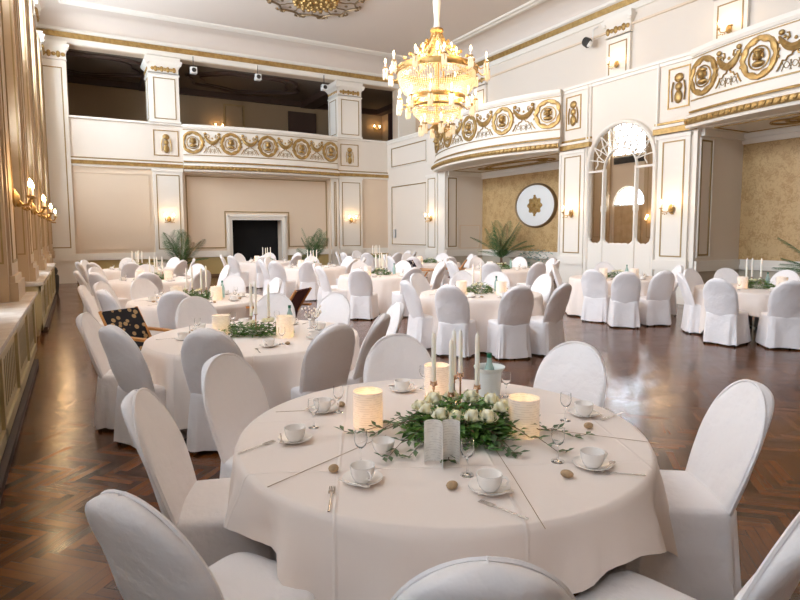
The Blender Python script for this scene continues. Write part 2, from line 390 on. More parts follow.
# corner pilaster, full height, with capital
def capital(u0, u1, v0, v1, T, d, name=None, par=None):
    """flaring block with scrolls and a gold leaf row"""
    b = MB(); um = (u0 + u1) / 2; hu = (u1 - u0) / 2; h = v1 - v0
    pr = [(0, 0), (.0, .04), (.04, .06), (.02, .1), (.02, .45), (.06, .6), (.12, .75), (.13, .84), (.06, .86), (.08, 1.0)]
    rs = []
    for o, t in pr:
        rs.append([T(um - hu - o, 0, v0 + t * h), T(um + hu + o, 0, v0 + t * h), T(um + hu + o, d + o, v0 + t * h), T(um - hu - o, d + o, v0 + t * h)])
    b.rings(rs)
    for sg in (-1, 1):
        b.lathe([(0, 0), (.05, 0), (.07, .03), (.05, .06), (0, .06)], (0, 0, 0), 10, lambda x, y, z, sg=sg: T(um + sg * (hu + .03) + x, d + .05 + z, v0 + .62 * h + y))
    g = MB(); n = max(3, int((u1 - u0) / .13))
    for k in range(n):
        c = u0 + (k + .5) * (u1 - u0) / n
        g.ball((0, 0, 0), .075, 7, 4, lambda x, y, z, c=c, k=k: T(c + x, d + .03 + y * .8, v0 + .33 * h + z * (1.5 if k % 2 else .9)))
    if name: return b, g
    trim(b, M['white'], angle=30); trim(g, M['gold'])
b = MB(); b.box(-.97, 0.0, 0, .12, 0, ZK - .1, T0); b.box(-1.0, .05, 0, .18, .76, 1.0, T0); trim(b, M['white'], smooth=False)
trim(frame_mb(-.85, -.12, 1.2, 7.2, .035, .015, TB(YB - .12)), M['oldgold'], smooth=False)
capital(-.95, 0.0, 7.4, ZK - .1, T0, .13)
# right-hand end of the gallery front
b = MB(); b.box(12.75, 13.6, 0, .1, ZP, ZK - .1, T0); trim(b, M['white'], smooth=False)

# gallery behind the back wall
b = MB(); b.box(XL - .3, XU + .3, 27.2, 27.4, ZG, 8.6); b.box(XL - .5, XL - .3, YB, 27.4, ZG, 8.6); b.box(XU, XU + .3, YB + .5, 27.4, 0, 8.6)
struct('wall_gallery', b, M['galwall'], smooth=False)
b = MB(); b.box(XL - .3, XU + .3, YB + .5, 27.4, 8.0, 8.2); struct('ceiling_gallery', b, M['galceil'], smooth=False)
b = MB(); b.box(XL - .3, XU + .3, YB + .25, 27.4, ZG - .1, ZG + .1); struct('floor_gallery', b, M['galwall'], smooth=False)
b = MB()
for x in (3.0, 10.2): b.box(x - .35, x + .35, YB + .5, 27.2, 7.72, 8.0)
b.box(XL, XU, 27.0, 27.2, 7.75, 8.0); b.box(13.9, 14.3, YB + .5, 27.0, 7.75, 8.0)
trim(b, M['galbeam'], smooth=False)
b = MB()   # dark stucco scrolls on the gallery ceiling
for cx in (6.6, 0.6):
    for q in range(2):
        pts = [(cx + (2.3 - q * .5) * math.cos(t) * (1 + .08 * math.sin(6 * t)), 24.9 + (1.5 - q * .35) * math.sin(t) * (1 + .1 * math.sin(5 * t)), 7.97) for t in [2 * PI * k / 60 for k in range(61)]]
        b.tube(pts, .07 if q == 0 else .03, 5)
trim(b, M['galbeam'])
b = MB(); b.box(9.2, 10.6, 27.1, 27.2, ZG + .1, 7.5); struct('door_2', b, M['galbeam'], smooth=False)
b = MB(); b.box(6.25, 7.0, 27.15, 27.2, ZG + .1, 7.45); struct('door_3', b, M['galwall'], smooth=False)
trim(frame_mb(6.15, 7.1, ZG + .1, 7.55, .07, .04, TB(27.2)), M['oldgold'], smooth=False)
# gallery curtain
def drape(name, u0, u1, v0, v1, T, m, folds, label, amp=.05, group=None, cat='curtain'):
    n = folds * 6; rs = []
    for i in range(9):
        v = v0 + (v1 - v0) * i / 8
        rs.append([T(u0 + (u1 - u0) * k / n, .06 + amp * math.sin(2 * PI * folds * k / n + .5 * math.sin(i * .7)) * (1 - .3 * i / 8), v) for k in range(n + 1)] )
    back = [[T(u0 + (u1 - u0) * k / n, .04 + amp * math.sin(2 * PI * folds * k / n + .5 * math.sin(i * .7)) * (1 - .3 * i / 8), v0 + (v1 - v0) * i / 8) for k in range(n, -1, -1)] for i in range(9)]
    b = MB(); b.rings([a + c for a, c in zip(rs, back)])
    return tag(b.build(name, m), label, cat, group)
drape('gallery_curtain', 24.2, 26.4, ZG + .1, 7.7, TR(XU - .02), M['curtain'], 9, 'dark brown floor-length curtain in the back gallery beside the small lit sconce', .07)

# the two gallery columns
def column(x0, x1, label):
    t = thing('column', ((x0 + x1) / 2, YB + .35, ZP), 0, label, 'column', 'square gallery columns')
    ox, oy, oz = (x0 + x1) / 2, YB + .35, ZP; h = (x1 - x0) / 2; zt = ZK - .1 - ZP
    b = MB(); b.box(-h, h, -.45, .55, 0.07, zt - .6); b.box(-h - .03, h + .03, -.48, .58, .07, .14)
    b.build('shaft', M['white'], t, smooth=False)
    g = frame_mb(-h + .16, h - .12, .2, zt - .78, .03, .015, lambda u, w, v: (u, -.45 - w, v))
    frame_mb(-.3, .4, .2, zt - .78, .03, .015, lambda u, w, v: (-h - w, u, v), g)
    g.build('gold_panel_frame', M['oldgold'], t, smooth=False)
    b = MB(); rs = []
    for o, q in [(0, 0), (.03, .03), (.03, .08), (0, .1), (.0, .4), (.05, .52), (.1, .6), (.12, .66), (.12, .74), (.05, .76), (.07, .92), (0, 1)]:
        z = zt - .7 + .7 * q; rs.append([(-h - o, -.45 - o, z), (h + o, -.45 - o, z), (h + o, .55 + o, z), (-h - o, .55 + o, z)])
    b.rings(rs)
    for sx in (-1, 1):
        b.lathe([(0, 0), (.06, 0), (.08, .03), (.06, .06), (0, .06)], (0, 0, 0), 10, lambda x, y, z: (sx * (h + .03) + x, -.5 - z, zt - .28 + y))
    b.build('capital', M['white'], t, angle=30)
    g = MB(); n = 8
    for k in range(n):
        c = -h + .1 + (k + .5) * (2 * h - .2) / n
        g.ball((c, -.46, zt - .48), .07, 7, 4, sc=(1, .7, 1.5 if k % 2 else .9))
        if k < 6: g.ball((-h - .01, -.35 + k * .16, zt - .48), .05, 7, 4, sc=(.7, 1, 1.2))
    g.build('gold_leaf_row', M['gold'], t)
column(2.52, 3.55, 'white square gallery column with gold leaf capital, left one, above the left end of the balcony')
column(9.8, 10.9, 'white square gallery column with gold leaf capital, right one, above the right end of the balcony')

# ------------------------------------------------------------------ right wall
b = MB()
b.box(XR, XU + .3, 18.1, YB, 0, ZG); b.box(XR, XU + .3, 7.98 + .07, 12.25, 0, ZG); b.box(XR, XU + .3, YR, 2.2, 0, ZG)
b.box(XN, XU + .3, 12.25, 18.1, 0, ZG); b.box(XN, XU + .3, 2.2, 8.05, 0, ZG)
b.box(XR, XU + .3, 12.25, 18.1, 3.98, ZG + .1); b.box(XR, XU + .3, 2.2, 8.05, 3.98, ZG + .1)
b.box(XR + .05, XU + .3, YR, YB, ZG - .01, ZG + .12)
b.box(XR, XR + .25, 18.4, YB, ZG, ZP); b.box(XR, XR + .25, 8.2, 12.1, ZG, ZP); b.box(XR, XR + .25, YR, 2.05, ZG, ZP)
b.box(XU, XU + .3, YR, YB, ZG, 8.6)
struct('wall_right', b, M['wall2'], smooth=False)
for y0, y1 in ((18.4, YB), (8.2, 12.1), (YR, 2.05)):
    b = MB(); b.box(XR - .08, XR + .3, y0, y1, ZP, ZP + .07); b.box(XR - .04, XR + .02, y0, y1, ZP - .08, ZP); trim(b, M['white'], smooth=False)
for y0, y1 in ((18.4, YB), (11.1, 12.15), (8.1, 9.15)):
    if y0 == 18.4:
        continue
    b = MB(); b.box(XR - .11, XR + .02, y0, y1, ZG - .1, ZG + .03); b.box(XR - .06, XR + .02, y0, y1, ZG + .12, ZG + .17); trim(b, M['gold'], smooth=False)
    b = MB(); b.box(XR - .13, XR + .02, y0, y1, ZG + .03, ZG + .09); trim(b, M['white'], smooth=False)
Tr = TR(XR)
panel(19.45, 22.3, 1.15, 3.65, Tr); panel(19.45, 22.3, 4.5, 5.3, Tr)
for y0, y1 in ((18.72, 19.25), (11.42, 12.02), (8.33, 8.9)):
    b = MB(); b.box(y0 - .12, y1 + .12, 0, .06, 0, ZG - .14, Tr); b.box(y0 - .15, y1 + .15, 0, .1, .76, 1.0, Tr); b.box(y0 - .15, y1 + .15, 0, .1, 0, .15, Tr); b.box(y0 - .15, y1 + .15, 0, .09, ZG - .22, ZG - .14, Tr); trim(b, M['white'], smooth=False)
    trim(frame_mb(y0, y1, 1.08, 3.76, .03, .015, TR(XR - .06)), M['oldgold'], smooth=False)
# plain white corner posts beside the niches
for y0, y1 in ((18.1, 18.55), (12.25 - .06, 12.25), (8.05, 8.14)):
    b = MB(); b.box(y0, y1, 0, .04, 0, ZG - .14, Tr); trim(b, M['white'], smooth=False)
b = MB()
for y in (11.15, 11.25, 9.1): b.tube([(XR - .03, y, 0), (XR - .03, y, ZP)], .035, 6)
trim(b, M['white'])
# niche linings
for k, (y0, y1) in enumerate(((12.25, 18.1), (2.2, 8.05))):
    b = MB(); b.box(XN - .02, XN + .01, y0, y1, 1.0, 3.75); trim(b, M['damask'], smooth=False)
    b = MB(); b.box(XN - .08, XN, y0, y1, 3.72, 3.98); b.box(XN - .14, XN, y0, y1, 3.84, 3.98); b.box(XN - .08, XN, y0, y1, .76, .86); b.box(XN - .05, XN, y0, y1, .86, 1.0)
    b.box(XR + .1, XN, y1 - .08, y1, 3.80, 3.98); b.box(XR + .0, XN, y1 - .06, y1, .76, 1.0)
    trim(b, M['white'], smooth=False)
    b = MB(); b.box(XN - .015, XN, y0, y1, .1, .76); b.box(XR, XN, y1 - .015, y1, .1, .76); trim(b, mat('grey_green_dado', (.50, .44, .34), .6) if k == 0 else bpy.data.materials['grey_green_dado'], smooth=False)
    b = MB(); b.box(XN - .04, XN, y0, y1, 0, .1); b.box(XR, XN, y1 - .04, y1, 0, .1); trim(b, M['stem'], smooth=False)
    b = MB(); b.box(XR, XN, y0, y1, 3.955, 3.98); trim(b, M['white'], smooth=False)
    b = MB()
    frame_mb(XR + .15, XN - .3, y0 + .3, y1 - .25, .03, .02, lambda u, w, v: (u, v, 3.955 - w), b)
    pts = [(13.0 + .5 * math.cos(t), (y0 + y1) / 2 + 1.5 * math.sin(t), 3.94) for t in [2 * PI * q / 32 for q in range(33)]]
    b.tube(pts, .03, 5); pts = [(13.0 + .35 * math.cos(t), (y0 + y1) / 2 + 1.3 * math.sin(t), 3.94) for t in [2 * PI * q / 32 for q in range(33)]]; b.tube(pts, .02, 5)
    for s in (-1, 1):
        pts = [(13.0 + .3 * math.cos(t), (y0 + y1) / 2 + s * 1.5 + .3 * math.sin(t), 3.94) for t in [2 * PI * q / 16 for q in range(17)]]; b.tube(pts, .025, 5)
    trim(b, M['gold'])
    Ts = lambda u, w, v, y1=y1: (u, y1 - w, v)
    panel(XR + .1, XR + .5, 1.12, 3.72, Ts)
trim(frame_mb(12.85, 13.8, 1.05, 1.95, .03, .02, lambda u, w, v: (u, 18.1 - w, v)), M['wall'], smooth=False)
# upper pilasters with capitals
for y0, y1 in ((18.3, 19.15), (11.6, 12.45), (8.25, 9.1), (3.5, 4.3)):
    T = TR(XU)
    b = MB(); b.box(y0, y1, 0, .1, ZG + .1, ZK - .1, T); trim(b, M['white'], smooth=False)
    trim(frame_mb(y0 + .1, y1 - .1, ZG + .3, 7.25, .03, .015, TR(XU - .1)), M['oldgold'], smooth=False)
    capital(y0, y1, 7.4, ZK - .1, T, .1)
b = MB(); b.box(XU - .06, XU, YR, YB, 7.62, 7.68); trim(b, M['wall'], smooth=False)
# white reveal strips of upper wall end
# small relief panels in the parapet
def relief(u0, u1, T, par=None):
    g = frame_mb(u0, u1, 4.5, 5.42, .03, .02, T)
    um = (u0 + u1) / 2
    g.ball((0, 0, 0), .15, 10, 5, lambda x, y, z: T(um + x * .8, .02 + y * .35, 5.18 + z * .7)); g.ball((0, 0, 0), .1, 10, 5, lambda x, y, z: T(um + x * .9, .02 + y * .5, 4.98 + z))
    g.ball((0, 0, 0), .13, 10, 5, lambda x, y, z: T(um + x * .8, .02 + y * .4, 4.75 + z * 1.2))
    for s in (-1, 1): g.tube([T(um + s * .13, .03, 5.1), T(um + s * .17, .03, 4.9), T(um + s * .15, .03, 4.66)], .018, 5)
    trim(g, M['gold'])
relief(11.5, 12.05, Tr); relief(8.3, 8.85, Tr); relief(2.62, 3.48, T0); relief(9.95, 10.78, T0)

# ------------------------------------------------------------------ balconies
def balcony(A, B, nrm, bulge, label, nmed=5):
    A = Vector((*A, 0)); B = Vector((*B, 0)); n0 = Vector((*nrm, 0)); Ln = (B - A).length
    t_ = thing('balcony', tuple((A + B) / 2 + Vector((0, 0, ZG))), 0, label, 'balcony')
    org = (A + B) / 2 + Vector((0, 0, ZG))
    def pt(t): return A + (B - A) * t + n0 * (.12 + bulge * 4 * t * (1 - t))
    def fr(t):
        d = (pt(min(1, t + .01)) - pt(max(0, t - .01))).normalized(); n = Vector((d.y, -d.x, 0))
        if n.dot(n0) < 0: n = -n
        return pt(t), d, n
    def T(u, w, v):
        p, d, n = fr(min(1, max(0, u / Ln))); q = p + n * w; return (q.x - org.x, q.y - org.y, v - ZG)
    N = 36
    def sweep(prof, name, m, ang=30, t0=0, t1=1):
        b = MB(); rs = []
        for i in range(N + 1):
            u = Ln * (t0 + (t1 - t0) * i / N); rs.append([T(u, w, v) for w, v in prof])
        b.rings(rs); return b.build(name, m, t_, angle=ang)
    # floor slab between the wall line and the curve
    b = MB(); top = []; bot = []
    for i in range(N + 1):
        u = Ln * i / N; top.append(T(u, -.02, ZG + .1)); bot.append(T(u, -.02, ZG - .07))
    a = A + n0 * -.1 - org; c = B + n0 * -.1 - org
    top += [(c.x, c.y, .1), (a.x, a.y, .1)]; bot += [(c.x, c.y, -.07), (a.x, a.y, -.07)]
    b.rings([bot, top]); b.build('slab', M['white'], t_, smooth=False)
    sweep([(-.22, ZG + .1), (0, ZG + .1), (0, ZP - .06), (-.22, ZP - .06)], 'parapet', M['white'])
    sweep([(-.25, ZP - .06), (.03, ZP - .08), (.06, ZP - .02), (.05, ZP + .07), (-.25, ZP + .07)], 'handrail', M['white'])
    sweep([(-.02, ZG - .1), (.12, ZG - .09), (.14, ZG - .04), (.1, ZG - .02), (.16, ZG + .12), (.14, ZG + .17), (.05, ZG + .22), (0, ZG + .22), (0, ZG + .12)], 'white_moulding', M['white'])
    sweep([(-.0, ZG + .24), (.05, ZG + .24), (.06, ZG + .28), (0, ZG + .3)], 'gold_line', M['gold'])
    sweep([(0, ZG + .5), (.02, ZG + .5), (.02, ZG + .53), (0, ZG + .53)], 'gold_line', M['oldgold'])
    sweep([(0, ZP - .13), (.02, ZP - .13), (.02, ZP - .11), (0, ZP - .11)], 'gold_line', M['oldgold'])
    # leaf rope
    b = MB(); k = int(Ln / .14)
    rs = [[T(Ln * i / N, w, v) for w, v in ((.11, ZG - .02), (.155, ZG + .0), (.175, ZG + .06), (.16, ZG + .11), (.11, ZG + .12))] for i in range(N + 1)]
    b.rings(rs)
    for i in range(k):
        u = (i + .5) * Ln / k
        b.ball((0, 0, 0), .06, 6, 4, lambda x, y, z, u=u: T(u + x * .9 + z * .5, .165 + y * .5, ZG + .05 + z))
    b.build('gold_leaf_moulding', M['gold'], t_)
    zc = (ZG + .53 + ZP - .13) / 2; hh = (ZP - .13 - ZG - .53) / 2
    us = [Ln * (.045 + .91 * i / (nmed - 1)) for i in range(nmed)]
    us[0] = .33; us[-1] = Ln - .33
    for um in us:
        b = MB(); nn = 40
        # scalloped flat ring
        rs = []
        for (r, w) in ((.30, .0), (.30, .035), (.34, .055), (.405, .045), (.42, 0)):
            rs.append([(um + r * .93 * math.cos(q) * (1 + (.07 * math.cos(8 * q) if r < .33 else .012 * math.cos(16 * q))), w, zc + r * math.sin(q) * (1 + (.07 * math.cos(8 * q) if r < .33 else .012 * math.cos(16 * q)))) for q in [2 * PI * j / nn for j in range(nn)]])
        b.rings([[T(*p) for p in r] for r in rs], True, False, False)
        # inner thin ring
        pts = [(um + .21 * math.cos(q), .02, zc - .01 + .22 * math.sin(q)) for q in [2 * PI * j / 24 for j in range(25)]]
        b.tube([T(*p) for p in pts], .016, 5)
        # bust in the middle: head, headdress, shoulders
        b.ball((0, 0, 0), .085, 10, 6, lambda x, y, z: T(um + x, .05 + y, zc + .03 + z * 1.15))
        b.ball((0, 0, 0), .10, 10, 5, lambda x, y, z: T(um + x * 1.1, .03 + y * .8, zc + .12 + z * .5))
        b.ball((0, 0, 0), .13, 10, 5, lambda x, y, z: T(um + x, .02 + y * .6, zc - .12 + z * .5))
        b.ball((0, 0, 0), .02, 6, 4, lambda x, y, z: T(um + x, .14 + y, zc + .02 + z * 1.6))
        for s in (-1, 1): b.ball((0, 0, 0), .035, 6, 4, lambda x, y, z: T(um + s * .095 + x * .7, .04 + y * .7, zc + .02 + z * 1.8))
        b.build('medallion', M['gold'], t_)
    for i in range(nmed - 1):
        u0 = us[i] + .39; u1 = us[i + 1] - .39; um = (u0 + u1) / 2; hw = (u1 - u0) / 2
        b = MB()
        # crescent garland
        pts = []; rad = []
        for j in range(15):
            s = -1 + 2 * j / 14; pts.append(T(um + s * hw * 1.0, .03, zc + .27 - .27 * (1 - s * s))); rad.append(.02 + .062 * (1 - s * s))
        b.tube(pts, rad, 6)
        for s in (-1, 1):
            b.ball((0, 0, 0), .06, 8, 5, lambda x, y, z: T(um + s * hw * .86 + x, .03 + y * .7, zc + .33 + z * .9))
            for q in (.17, .04, -.09): b.ball((0, 0, 0), .028, 6, 4, lambda x, y, z: T(um + s * hw * 1.0 + x, .02 + y * .6, zc + q + z * 1.3))
            # scroll below
            pts = [T(um + s * hw * (1.1 - .0 * q), .02, zc - .36 + .0 * q) for q in (0,)] + [T(um + s * hw * a_, .02, zc + c_) for a_, c_ in ((1.0, -.33), (.85, -.25), (.75, -.18), (.55, -.20), (.42, -.13), (.2, -.12), (.1, -.05), (0, -.05))]
            b.tube(pts, .016, 5)
            # curl inside the garland
            pts = [T(um + s * hw * a_, .02, zc + c_) for a_, c_ in ((.55, .3), (.42, .3), (.36, .2), (.48, .17), (.5, .23))]; b.tube(pts, .016, 5)
        for q in (-.2, 0, .2): b.ball((0, 0, 0), .035, 6, 4, lambda x, y, z: T(um + q + x, .02 + y * .6, zc + .17 + abs(q) * .35 + z))
        b.build('garland', M['gold'], t_)
        b = MB()
        for q in (-.5, 0, .5):
            pts = [T(um + hw * q + hw * .3 * s, .012, zc - .38 + .16 * (1 - s * s)) for s in (-1, -.6, -.2, .2, .6, 1)]; b.tube(pts, .007, 4)
            pts = [T(um + hw * q + hw * .3 * s, .012, zc - .2 - .14 * (1 - s * s)) for s in (-1, -.6, -.2, .2, .6, 1)]; b.tube(pts, .007, 4)
        b.build('lattice_line', M['oldgold'], t_)
    return t_
balcony((3.62, YB), (9.75, YB), (0, -1), .35, 'shallow curved white balcony with gold medallions above the dark doorway')
balcony((XR, 18.6), (XR, 12.15), (-1, 0), .8, 'strongly curved balcony with gold frieze behind the chandelier, over the palm niche')
balcony((XR, 8.18), (XR, 2.1), (-1, 0), .5, 'curved balcony with gold busts at the top right corner, over the right niche')

# ------------------------------------------------------------------ left wall
PITCH = 3.4; piers = [22.2 - PITCH * k for k in range(0, 9)]; bays = [20.5 - PITCH * k for k in range(0, 8)]
b = MB(); hw = 1.0
def archbay(b, yc, x0, x1, zs, z0, z1, r, ya, yb, n=16):
    """wall block ya..yb, z0..z1 with an arched opening of radius r springing at zs"""
    b.box(x0, x1, ya, yc - r, z0, z1); b.box(x0, x1, yc + r, yb, z0, z1)
    f = []; 
    for k in range(n):
        a0 = PI * k / n; a1 = PI * (k + 1) / n
        q = [(yc + r * math.cos(a0), zs + r * math.sin(a0)), (yc + r * math.cos(a1), zs + r * math.sin(a1))]
        vs = [(x, y, z) for x in (x0, x1) for (y, z) in (q[0], q[1], (q[1][0], z1), (q[0][0], z1))]
        b.add(vs, [(0, 1, 2, 3), (7, 6, 5, 4), (0, 4, 5, 1), (2, 6, 7, 3)])
for yc in bays:
    ya, yb = yc - PITCH / 2, yc + PITCH / 2
    b.box(XL - .4, XL, ya, yb, 0, 1.0)
    archbay(b, yc, XL - .4, XL, 3.05, 1.0, 4.4, .98, ya, yb)
    b.box(XL - .4, XL, ya, yb, 4.4, 5.65)
    b.box(XL - .4, XL, ya, yc - 1.05, 5.65, 7.75); b.box(XL - .4, XL, yc + 1.05, yb, 5.65, 7.75)
    b.box(XL - .4, XL, ya, yb, 7.75, 8.6)
b.box(XL - .4, XL, 22.2, YB, 0, 8.6); b.box(XL - .4, XL, YR, bays[-1] - PITCH / 2, 0, 8.6)
struct('wall_left', b, M['wall'], smooth=False)
nw = 0
for i, yc in enumerate(bays):
    Tl = TLf(XL)
    # fanlight: frame + radiating bars + pane
    nw += 1
    b = MB()
    pts = [Tl(yc + .96 * math.cos(a), -.12, 3.05 + .96 * math.sin(a)) for a in [PI * k / 20 for k in range(21)]]; b.tube(pts, .04, 6)
    pts = [Tl(yc + .5 * math.cos(a), -.12, 3.05 + .5 * math.sin(a)) for a in [PI * k / 14 for k in range(15)]]; b.tube(pts, .02, 5)
    for k in range(1, 8):
        a = PI * k / 8; b.tube([Tl(yc + .5 * math.cos(a), -.12, 3.05 + .5 * math.sin(a)), Tl(yc + .96 * math.cos(a), -.12, 3.05 + .96 * math.sin(a))], .015, 5)
    b.box(yc - .98, yc + .98, -.16, -.06, 3.0, 3.08, Tl)
    if i > 0:
        for u in (-.96, 0, .96): b.box(yc + u - .035, yc + u + .035, -.15, -.07, 1.0, 3.02, Tl)
        for z in (1.02, 2.0): b.box(yc - .96, yc + .96, -.15, -.08, z, z + .05, Tl)
    w = struct('window_%d' % nw, b, M['white'])
    g = MB(); g.rings([[Tl(yc + .96 * math.cos(a), w_, 3.05 + .96 * math.sin(a)) for a in [PI * k / 20 for k in range(21)]] for w_ in (-.115, -.12)])
    if i > 0: g.box(yc - .96, yc + .96, -.12, -.115, 1.0, 3.02, Tl)
    g.build('pane', M['pane'], w, smooth=False)
    # upper window
    nw += 1; b = MB()
    for u in (-1.03, -.35, .35, 1.03): b.box(yc + u - .03, yc + u + .03, -.16, -.08, 5.65, 7.75, Tl)
    for z in (5.65, 6.3, 6.95, 7.69): b.box(yc - 1.03, yc + 1.03, -.15, -.09, z, z + .06, Tl)
    w = struct('window_%d' % nw, b, M['white'], smooth=False)
    g = MB(); g.box(yc - 1.03, yc + 1.03, -.12, -.115, 5.65, 7.75, Tl); g.build('pane', M['pane'], w, smooth=False)
    # dark grille under the upper window
    if i < 1:
        tag(MB().box(yc - .95, yc + .95, .0, .06, 5.22, 5.55, Tl).build('ventilation_grille', M['dark'], smooth=False), 'long dark ventilation grille seen in the arched mirror, below the upper window', 'vent')
        b = MB(); b.box(yc - .95, yc + .95, -.2, -.08, 0, 3.0, Tl)
        for u in (-.6, -.2, .2, .6): b.box(yc + u - .15, yc + u + .15, -.08, -.05, .3, 2.8, Tl)
        struct('door_4', b, M['brown'], smooth=False)
    else:
        for s, sn in ((-1, 'near'), (1, 'far')):
            if i > 4: continue
            c0 = yc + s * .97; c1 = yc + s * .22
            drape('window_curtain', min(c0, c1), max(c0, c1), 1.02, 3.3, TLf(XL - .07), M['tan'], 5, 'tan drape hanging at the side of a tall left-hand window', .035, 'tan window drapes')
# piers with narrow gold panels and capitals
for i, yp in enumerate(piers):
    b = MB(); z0 = .9
    b.box(XL - .02, XL + .33, yp - .42, yp + .42, z0 if i else 0, ZK - .1)
    b.box(XL - .02, XL + .30, yp - .55, yp + .55, z0 if i else 0, ZK - .2)
    b.box(XL - .02, XL + .39, yp - .5, yp + .5, z0, z0 + .22); b.box(XL - .02, XL + .36, yp - .47, yp + .47, z0 + .22, z0 + .3)
    trim(b, M['pier'], smooth=False)
    trim(frame_mb(yp - .3, yp + .3, 1.35, 7.15, .03, .012, TLf(XL + .33)), M['oldgold'], smooth=False)
    trim(frame_mb(XL + .05, XL + .27, 1.35, 7.15, .02, .012, lambda u, w, v: (u, yp - .55 - w, v)), M['oldgold'], smooth=False)
    capital(yp - .42, yp + .42, 7.4, ZK - .1, TLf(XL), .34)
# rear wall behind the camera
b = MB(); b.box(XL - .4, XU + .3, YR - .3, YR, 0, 8.6)
struct('wall_rear', b, M['tan'], smooth=False)

# radiator covers with stone sills
def radcover(y0, y1, label):
    t = thing('radiator_cover', (XL, y0, 0), 0, label, 'radiator cover', 'cream radiator covers under the left windows')
    L = y1 - y0; D = .46
    b = MB(); b.box(0.0, D - .02, 0, L, 0.12, .86); b.box(0, D - .05, .05, L - .05, 0, .12)
    for k in range(int(L / 1.3) + 1):
        yy = min(L - .12, k * L / (int(L / 1.3))) if k else 0; b.box(D - .02, D + .01, yy, yy + .12, .1, .86)
    b.box(D - .02, D + .01, 0, L, .76, .86); b.box(D - .02, D + .01, 0, L, .1, .2); b.build('body', M['radi'], t, smooth=False)
    b = MB(); b.box(-0.0, D + .05, -.04, L + .03, .86, .9); b.box(0, D + .03, -.02, L + .01, .84, .86); b.build('sill', M['marble'], t, smooth=False)
    n = int(L / 1.3)
    for k in range(n):
        y0_ = k * L / n + .2; y1_ = (k + 1) * L / n - .1; m = int((y1_ - y0_) / .12); q = MB(); q.box(D - .019, D - .0165, y0_, y1_, .24, .72); so = q.build('slot_panel', M['radislot'], t, smooth=False)
        q = MB(); q.box(D - .018, D - .012, y0_ - .05, y1_ + .05, .68, .76); q.box(D - .018, D - .012, y0_ - .05, y1_ + .05, .2, .28)
        for j in range(m + 1): yy = y0_ + (y1_ - y0_) * j / m; q.box(D - .018, D - .013, yy - .03, yy + .03, .26, .7)
        q.build('grille', M['radi'], so, smooth=False)
    b = MB(); b.box(D - .05, D + .05, .6, L - .6, 0, .07); b.build('kick_rail', M['galbeam'], t, smooth=False)
radcover(-3.0, 9.35, 'cream slatted radiator cover with pale stone sill at the left edge, nearest the camera')
radcover(11.1, 18.4, 'cream radiator cover with stone sill farther along the left wall, toward the back')
b = MB(); b.lathe([(.0, 0), (.14, 0), (.17, .2), (.18, .5), (.16, .55), (0, .55)], (-.62, 18.75, 0), 14)
b.ball((-.62, 18.75, .65), .16, 10, 6); tag(b.build('floor_vase', M['dark']), 'dark rounded object on the floor past the far radiator cover', 'vase')

